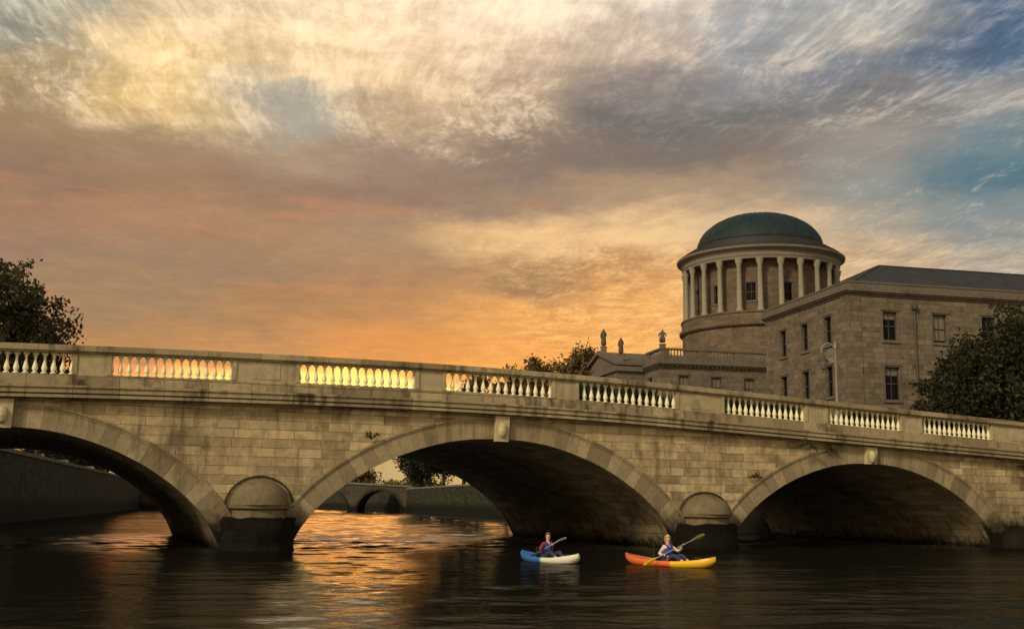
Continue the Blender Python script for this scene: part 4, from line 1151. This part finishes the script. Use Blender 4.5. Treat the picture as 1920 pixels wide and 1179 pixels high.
# ------------------------------------------------------------------ kayaks
def kayak(loc, rz, length, mat, label):
    root = empty('kayak', loc, rz); tag(root, label, 'kayak')
    Lh = length/2; ns = 33; b = MB(); rowsN = []
    for i in range(ns):
        t = -1+2*i/(ns-1); x = Lh*t; at = abs(t)
        wd = 0.37*(1-at**2.6)**0.62 + 0.012
        keel = -0.10+0.28*at**6
        sheer = 0.135+0.155*at**2.2
        inner = 0.0
        dk = 0.06 if (-.55 < t < .60) else 0.0    # cockpit well depth
        k = max(0, 1-abs((t-0.02)/0.62)**4); well = 0.09*k
        wi = wd*0.74
        sec = [(0,keel),(wd*.45,keel+.015),(wd*.85,keel+(sheer-keel)*.30),(wd,keel+(sheer-keel)*.62),(wd*.97,sheer-.02),(wd*.88,sheer+.012),(wi,sheer+.005),(wi*.88,sheer-well),(0,sheer-well*1.05+0.035*(1-k))]
        full = [(y,z) for y,z in sec]+[(-y,z) for y,z in reversed(sec[1:-1])]
        rowsN.append(len(full)); b.v += [(x,y,z) for y,z in full]
    m_ = rowsN[0]
    for i in range(ns-1):
        for k in range(m_):
            k2 = (k+1) % m_; b.f.append((i*m_+k, i*m_+k2, (i+1)*m_+k2, (i+1)*m_+k))
    b.f.append(tuple(range(m_))); b.f.append(tuple((ns-1)*m_+k for k in range(m_)))
    o = b.build('hull', mat, root); sharp(o, 55)
    st = MB(); st.box(-.46,-.2,.10,-.40,.2,.46); so_ = st.build('seat_back', plain('seat_black', (.02,.02,.025), .7), root)
    bm = bmesh.new(); bm.from_mesh(so_.data); bmesh.ops.bevel(bm, geom=list(bm.edges), offset=.02, segments=2, affect='EDGES'); bm.to_mesh(so_.data); bm.free()
    ht = MB(); ht.lathe([(.10,.18),(.115,.19),(.115,.205),(.09,.215)], Lh*.62, 0, 16, z0=.055); sharp(ht.build('hatch', bpy.data.materials['seat_black'], root), 40)
    for t in (-.88, .9):
        x = Lh*t; z = .135+.155*abs(t)**2.2
        h_ = MB(); h_.tube([(x-.07,0,z),(x-.04,0,z+.05),(x+.04,0,z+.05),(x+.07,0,z)], .012, 6); h_.build('carry_handle', bpy.data.materials['seat_black'], root)
    return root
def twotone(name, ca, cb, x0, blend=.12, rough=.35):
    m, nt, b = new_mat(name); tc = N_(nt, 'ShaderNodeTexCoord'); sp = N_(nt, 'ShaderNodeSeparateXYZ'); nt.links.new(tc.outputs['Object'], sp.inputs[0])
    n = nz(nt, tc.outputs['Object'], 3.5, 4, .6)
    f = smooth(nt, mth(nt, 'ADD', sp.outputs[0], mth(nt, 'MULTIPLY', mth(nt, 'SUBTRACT', n, .5), .35)), x0-blend, x0+blend)
    col = mixc(nt, f, ca, cb); sc_ = nz(nt, vscale(nt, tc.outputs['Object'], (2, 14, 14)), 2.0, 4, .6)
    col = mixc(nt, mth(nt, 'MULTIPLY', smooth(nt, sc_, .5, .75), .3), col, tuple(v*.6 for v in ca))  if False else col
    nt.links.new(col, b.inputs['Base Color']); b.inputs['Roughness'].default_value = rough
    return m
K1 = kayak((1.25,35.6,0.0), R(-57), 3.05, twotone('blue_white_hull', (0.035,0.15,0.38), (0.74,0.71,0.54), 0.05), 'blue and white sit on top kayak carrying the auburn haired paddler')
K2 = kayak((4.80,34.35,0.0), R(-45), 3.35, twotone('red_yellow_hull', (0.72,0.14,0.03), (0.80,0.46,0.015), 0.32, .05), 'orange and yellow sit on top kayak carrying the blonde paddler')

SKIN_ = plain('skin', (0.62,0.36,0.24), .5, var=.08); 
def inv(loc, rz, P):
    v = Vector(P)-Vector(loc); c_, s_ = math.cos(-rz), math.sin(-rz)
    return Vector((v.x*c_-v.y*s_, v.x*s_+v.y*c_, v.z))
def person(loc, rz, hands, mats, label, headyaw=0.0, long_hair=True, lean=0.03):
    """seated paddler, local +x = bow. hands: {side: world point}, side +1 = left (+y)"""
    root = empty('person', loc, rz); tag(root, label, 'person')
    V = []; E_ = []; Q = []
    def add(p, r, par=None):
        V.append(tuple(p)); Q.append(r)
        if par is not None: E_.append((par, len(V)-1))
        return len(V)-1
    pel = add((0,0,.02), (.125,.10)); wa = add((.01+lean,0,.17), (.115,.085), pel); ch = add((lean*2,0,.33), (.13,.095), wa); sh = add((lean*2,0,.44), (.10,.07), ch)
    nk = add((lean*2.2,0,.52), .048, sh); hy = Vector((math.cos(headyaw), math.sin(headyaw), 0))
    hb = Vector((lean*2.5,0,.59)); h1 = add(hb, .068, nk); h2 = add(hb+Vector((0,0,.075))+hy*.006, (.078,.086), h1); h3 = add(hb+Vector((0,0,.14)), .062, h2)
    arms = {}
    for s in (1,-1):
        S = Vector((lean*2, s*.165, .43)); Hh = inv(loc, rz, hands[s]); D = Hh-S; L1, L2 = .28, .25
        dist = min(D.length, (L1+L2)*.985); Dn = D.normalized(); Hh = S+Dn*dist
        aa = (L1*L1-L2*L2+dist*dist)/(2*dist); hh = math.sqrt(max(0, L1*L1-aa*aa)); pole = Vector((-.15, s*.35, -1)); pole = (pole-Dn*pole.dot(Dn)).normalized()
        El = S+Dn*aa+pole*hh
        si = add(S, .055, sh); ei = add(El, .040, si); fi = add(El.lerp(Hh,.5), .036, ei); wi = add(Hh-(Hh-El).normalized()*.06, .024, fi)
        pd_ = (Hh-El).normalized(); side = pd_.cross(Vector((0,0,1))).normalized(); pm = add(Hh, (.034,.018), wi)
        down = side.cross(pd_).normalized()
        for k in range(4):
            o_ = side*(k-1.5)*.019; ln = (.038,.045,.042,.033)[k]
            p1 = add(Hh+pd_*.035+o_, .0085, pm); p2 = add(Hh+pd_*(.035+ln*.7)+o_-down*.018, .008, p1); add(Hh+pd_*(.035+ln*.6)+o_-down*.045, .007, p2)
        t1 = add(Hh+side*s*.035+pd_*.0, .010, pm); add(Hh+side*s*.045+pd_*.03-down*.025, .008, t1)
        arms[s] = (S, El, Hh)
    legs = {}
    for s in (1,-1):
        hp = Vector((.06,s*.10,.03)); kn = Vector((.44,s*.17,.20)); an = Vector((.80,s*.13,-.02)); to = Vector((.90,s*.14,.07))
        i1 = add(hp, .085, pel); i2 = add(kn, .056, i1); i3 = add(kn.lerp(an,.4), .052, i2); i4 = add(an, .034, i3); i5 = add(an+Vector((.04,0,-.02)), .034, i4); add(to, .03, i5)
        legs[s] = (hp,kn,an)
    body = skin('body', V, E_, Q, mats['skin'], root, 0, 1)
    # shirt with sleeves
    V2 = [(lean,0,.10),(lean*2,0,.30),(lean*2,0,.435)]; E2 = [(0,1),(1,2)]; Q2 = [(.135,.10),(.142,.108),(.108,.08)]
    for s in (1,-1):
        S, El, Hh = arms[s]; b0 = len(V2); V2 += [tuple(S), tuple(El), tuple(El.lerp(Hh, mats['sleeve']))]; Q2 += [.066,.052,.042]; E2 += [(2,b0),(b0,b0+1),(b0+1,b0+2)]
    skin('shirt', V2, E2, Q2, mats['shirt'], root, 0, 1)
    V3 = []; E3 = []; Q3 = []
    V3 = [(0,0,.03)]; Q3 = [(.135,.11)]
    for s in (1,-1):
        hp, kn, an = legs[s]; b0 = len(V3); V3 += [tuple(hp), tuple(kn), tuple(kn.lerp(an,.7))]; Q3 += [.095,.068,.052]; E3 += [(0,b0),(b0,b0+1),(b0+1,b0+2)]
    skin('trousers', V3, E3, Q3, mats['trousers'], root, 0, 1)
    # buoyancy vest: shell round the torso with shoulder straps
    vm = MB(); seg = 20; rows_ = [(.13,.165,.135),(.16,.185,.155),(.30,.19,.16),(.38,.175,.14),(.42,.14,.11)]
    for z, ry, rx in rows_:
        for i in range(seg):
            a_ = 2*math.pi*i/seg; k_ = 1+.05*math.cos(4*a_)
            vm.v.append((lean*2+rx*k_*math.cos(a_), ry*k_*math.sin(a_), z))
    for j in range(len(rows_)-1):
        for i in range(seg): vm.f.append((j*seg+i, j*seg+(i+1)%seg, (j+1)*seg+(i+1)%seg, (j+1)*seg+i))
    vo = vm.build('life_vest', mats['vest'], root, smooth=True)
    md_ = MB()
    for s in (1,-1): md_.tube([(lean*2+.11,s*.085,.40),(lean*2+.06,s*.10,.485),(lean*2-.03,s*.10,.485),(lean*2-.10,s*.085,.40)], .027, 7)
    md_.build('shoulder_strap', mats['vest'], vo, smooth=True)
    z_ = MB(); z_.box(lean*2+.158,-.012,.16,lean*2+.168,.012,.36); z_.build('zip', bpy.data.materials['seat_black'], vo)
    # hair
    hc = hb+Vector((0,0,.085)); bm = bmesh.new(); bmesh.ops.create_uvsphere(bm, u_segments=20, v_segments=16, radius=1)
    sidev = Vector((-hy.y, hy.x, 0))
    kill = []
    for v in bm.verts:
        x,y,z = v.co
        n_ = noise.noise(Vector((x*3,y*3,z*5)))*.08
        r = 1.0+n_
        zz_ = z*(.115 if z > 0 else (.23 if long_hair else .13))
        fr_ = x   # +x = face side
        wdt = 1.0 if z > -.2 else 0.95
        if fr_ > .45 and z < .45: kill.append(v)
        p_ = hc+hy*(x*.098*r-.012)+sidev*(y*.095*r*wdt)+Vector((0,0,zz_*r))
        v.co = p_
    bmesh.ops.delete(bm, geom=kill, context='VERTS')
    me = bpy.data.meshes.new('hair'); bm.to_mesh(me); bm.free(); me.materials.append(mats['hair']); me.polygons.foreach_set('use_smooth',[True]*len(me.polygons))
    ho = bpy.data.objects.new('hair', me); COL.objects.link(ho); ho.parent = root
    # face: nose, eyes, mouth
    fz = hb.z+.075; fp = hb+hy*.082
    f_ = MB(); q0 = hb+Vector((0,0,.092))+hy*.078; q1 = hb+Vector((0,0,.055))+hy*.102; q2 = hb+Vector((0,0,.048))+hy*.082
    f_.tube([tuple(q0),tuple(q1),tuple(q2)], [.008,.014,.008], 7); f_.build('nose', mats['skin'], root, smooth=True)
    for s in (1,-1):
        e_ = MB(); c0 = hb+Vector((0,0,.088))+hy*.076+sidev*s*.032
        e_.lathe([(.001,-.008),(.008,-.005),(.011,0),(.008,.005),(.001,.008)], c0.x, c0.y, 8, z0=c0.z); e_.build('eye', bpy.data.materials['seat_black'], root, smooth=True)
    m_ = MB(); c1 = hb+Vector((0,0,.018))+hy*.072
    m_.tube([tuple(c1-sidev*.022),tuple(c1+hy*.006),tuple(c1+sidev*.022)], [.003,.007,.003], 6); m_.build('mouth', plain('lips', (.45,.12,.10), .5) if 'lips' not in bpy.data.materials else bpy.data.materials['lips'], root, smooth=True)
    return root
def paddle(A, B, cb, label, roll=0.6):
    A = Vector(A); B = Vector(B); c = (A+B)/2; d = (B-A).normalized(); Lp = (B-A).length
    root = empty('paddle', tuple(c)); tag(root, label, 'paddle')
    s = MB(); s.tube([tuple(d*(-Lp/2+.25)), (0,0,0), tuple(d*(Lp/2-.25))], .014, 8); s.build('shaft', plain('paddle_shaft', (.30,.30,.26), .4) if 'paddle_shaft' not in bpy.data.materials else bpy.data.materials['paddle_shaft'], root, smooth=True)
    up_ = Vector((0,0,1)); sd_ = d.cross(up_).normalized(); nn = sd_.cross(d)
    sd_ = sd_*math.cos(roll)+nn*math.sin(roll); nn = d.cross(sd_)
    for sg_, cc in ((-1, cb[0]), (1, cb[1])):
        b = MB(); st_ = [(0,.016),(.06,.035),(.16,.06),(.30,.075),(.40,.068),(.46,.04),(.48,.01)]
        for x, w_ in st_:
            cen = d*sg_*(Lp/2-.48+x)+nn*(.03*(x/.48)**2)
            for e1, e2 in ((-1,-.006),(0,.012),(1,-.006),(0,-.010)): b.v.append(tuple(cen+sd_*w_*e1+nn*e2))
        for i in range(len(st_)-1):
            for k in range(4): b.f.append((4*i+k,4*i+(k+1)%4,4*(i+1)+(k+1)%4,4*(i+1)+k))
        b.f.append((0,1,2,3)); e = 4*(len(st_)-1); b.f.append((e,e+1,e+2,e+3))
        b.build('blade', cc, root, smooth=False)
    return root
blY = plain('blade_yellow', (.85,.58,.03), .35, var=.05); blW = plain('blade_white', (.75,.72,.66), .35, var=.05); blB = plain('blade_blue', (.10,.22,.42), .35, var=.05); blO = plain('blade_olive', (.20,.18,.06), .4, var=.1)
red = plain('auburn_hair', (.20,.075,.022), .5, scale=30); blond = plain('blonde_hair', (.68,.50,.22), .5, scale=30)
P1loc = (1.17,35.72,0.115); P1r = R(-57)
A1, B1 = Vector((0.62,36.05,0.10)), Vector((1.72,34.72,0.80))
dA = (B1-A1)
person(P1loc, P1r, {-1: tuple(A1+dA*.34), 1: tuple(A1+dA*.66)},
       dict(skin=SKIN_, shirt=plain('maroon_shirt', (.22,.035,.055), .8), sleeve=.55, vest=plain('navy_vest', (.025,.045,.22), .7), trousers=plain('dark_trousers', (.03,.03,.07), .8), hair=red),
       'person with auburn hair, maroon top and blue life vest in the blue and white kayak', headyaw=R(-25))
paddle(A1, B1, (blB, blW), 'paddle with a pale raised blade held by the auburn haired paddler', .2)
P2loc = (4.72,34.43,0.115); P2r = R(-45)
A2, B2 = Vector((3.98,33.98,0.03)), Vector((5.90,34.50,0.93)); dB = B2-A2
person(P2loc, P2r, {-1: tuple(A2+dB*.33), 1: tuple(A2+dB*.64)},
       dict(skin=SKIN_, shirt=plain('cream_top', (.70,.58,.44), .8), sleeve=.75, vest=plain('blue_vest', (.02,.05,.30), .7), trousers=plain('navy_trousers', (.03,.035,.08), .8), hair=blond),
       'person with blonde hair, cream sleeves and blue life vest in the orange kayak', headyaw=R(-35), long_hair=True)
paddle(A2, B2, (blY, blO), 'paddle with a yellow lower blade held by the blonde paddler', 1.2)
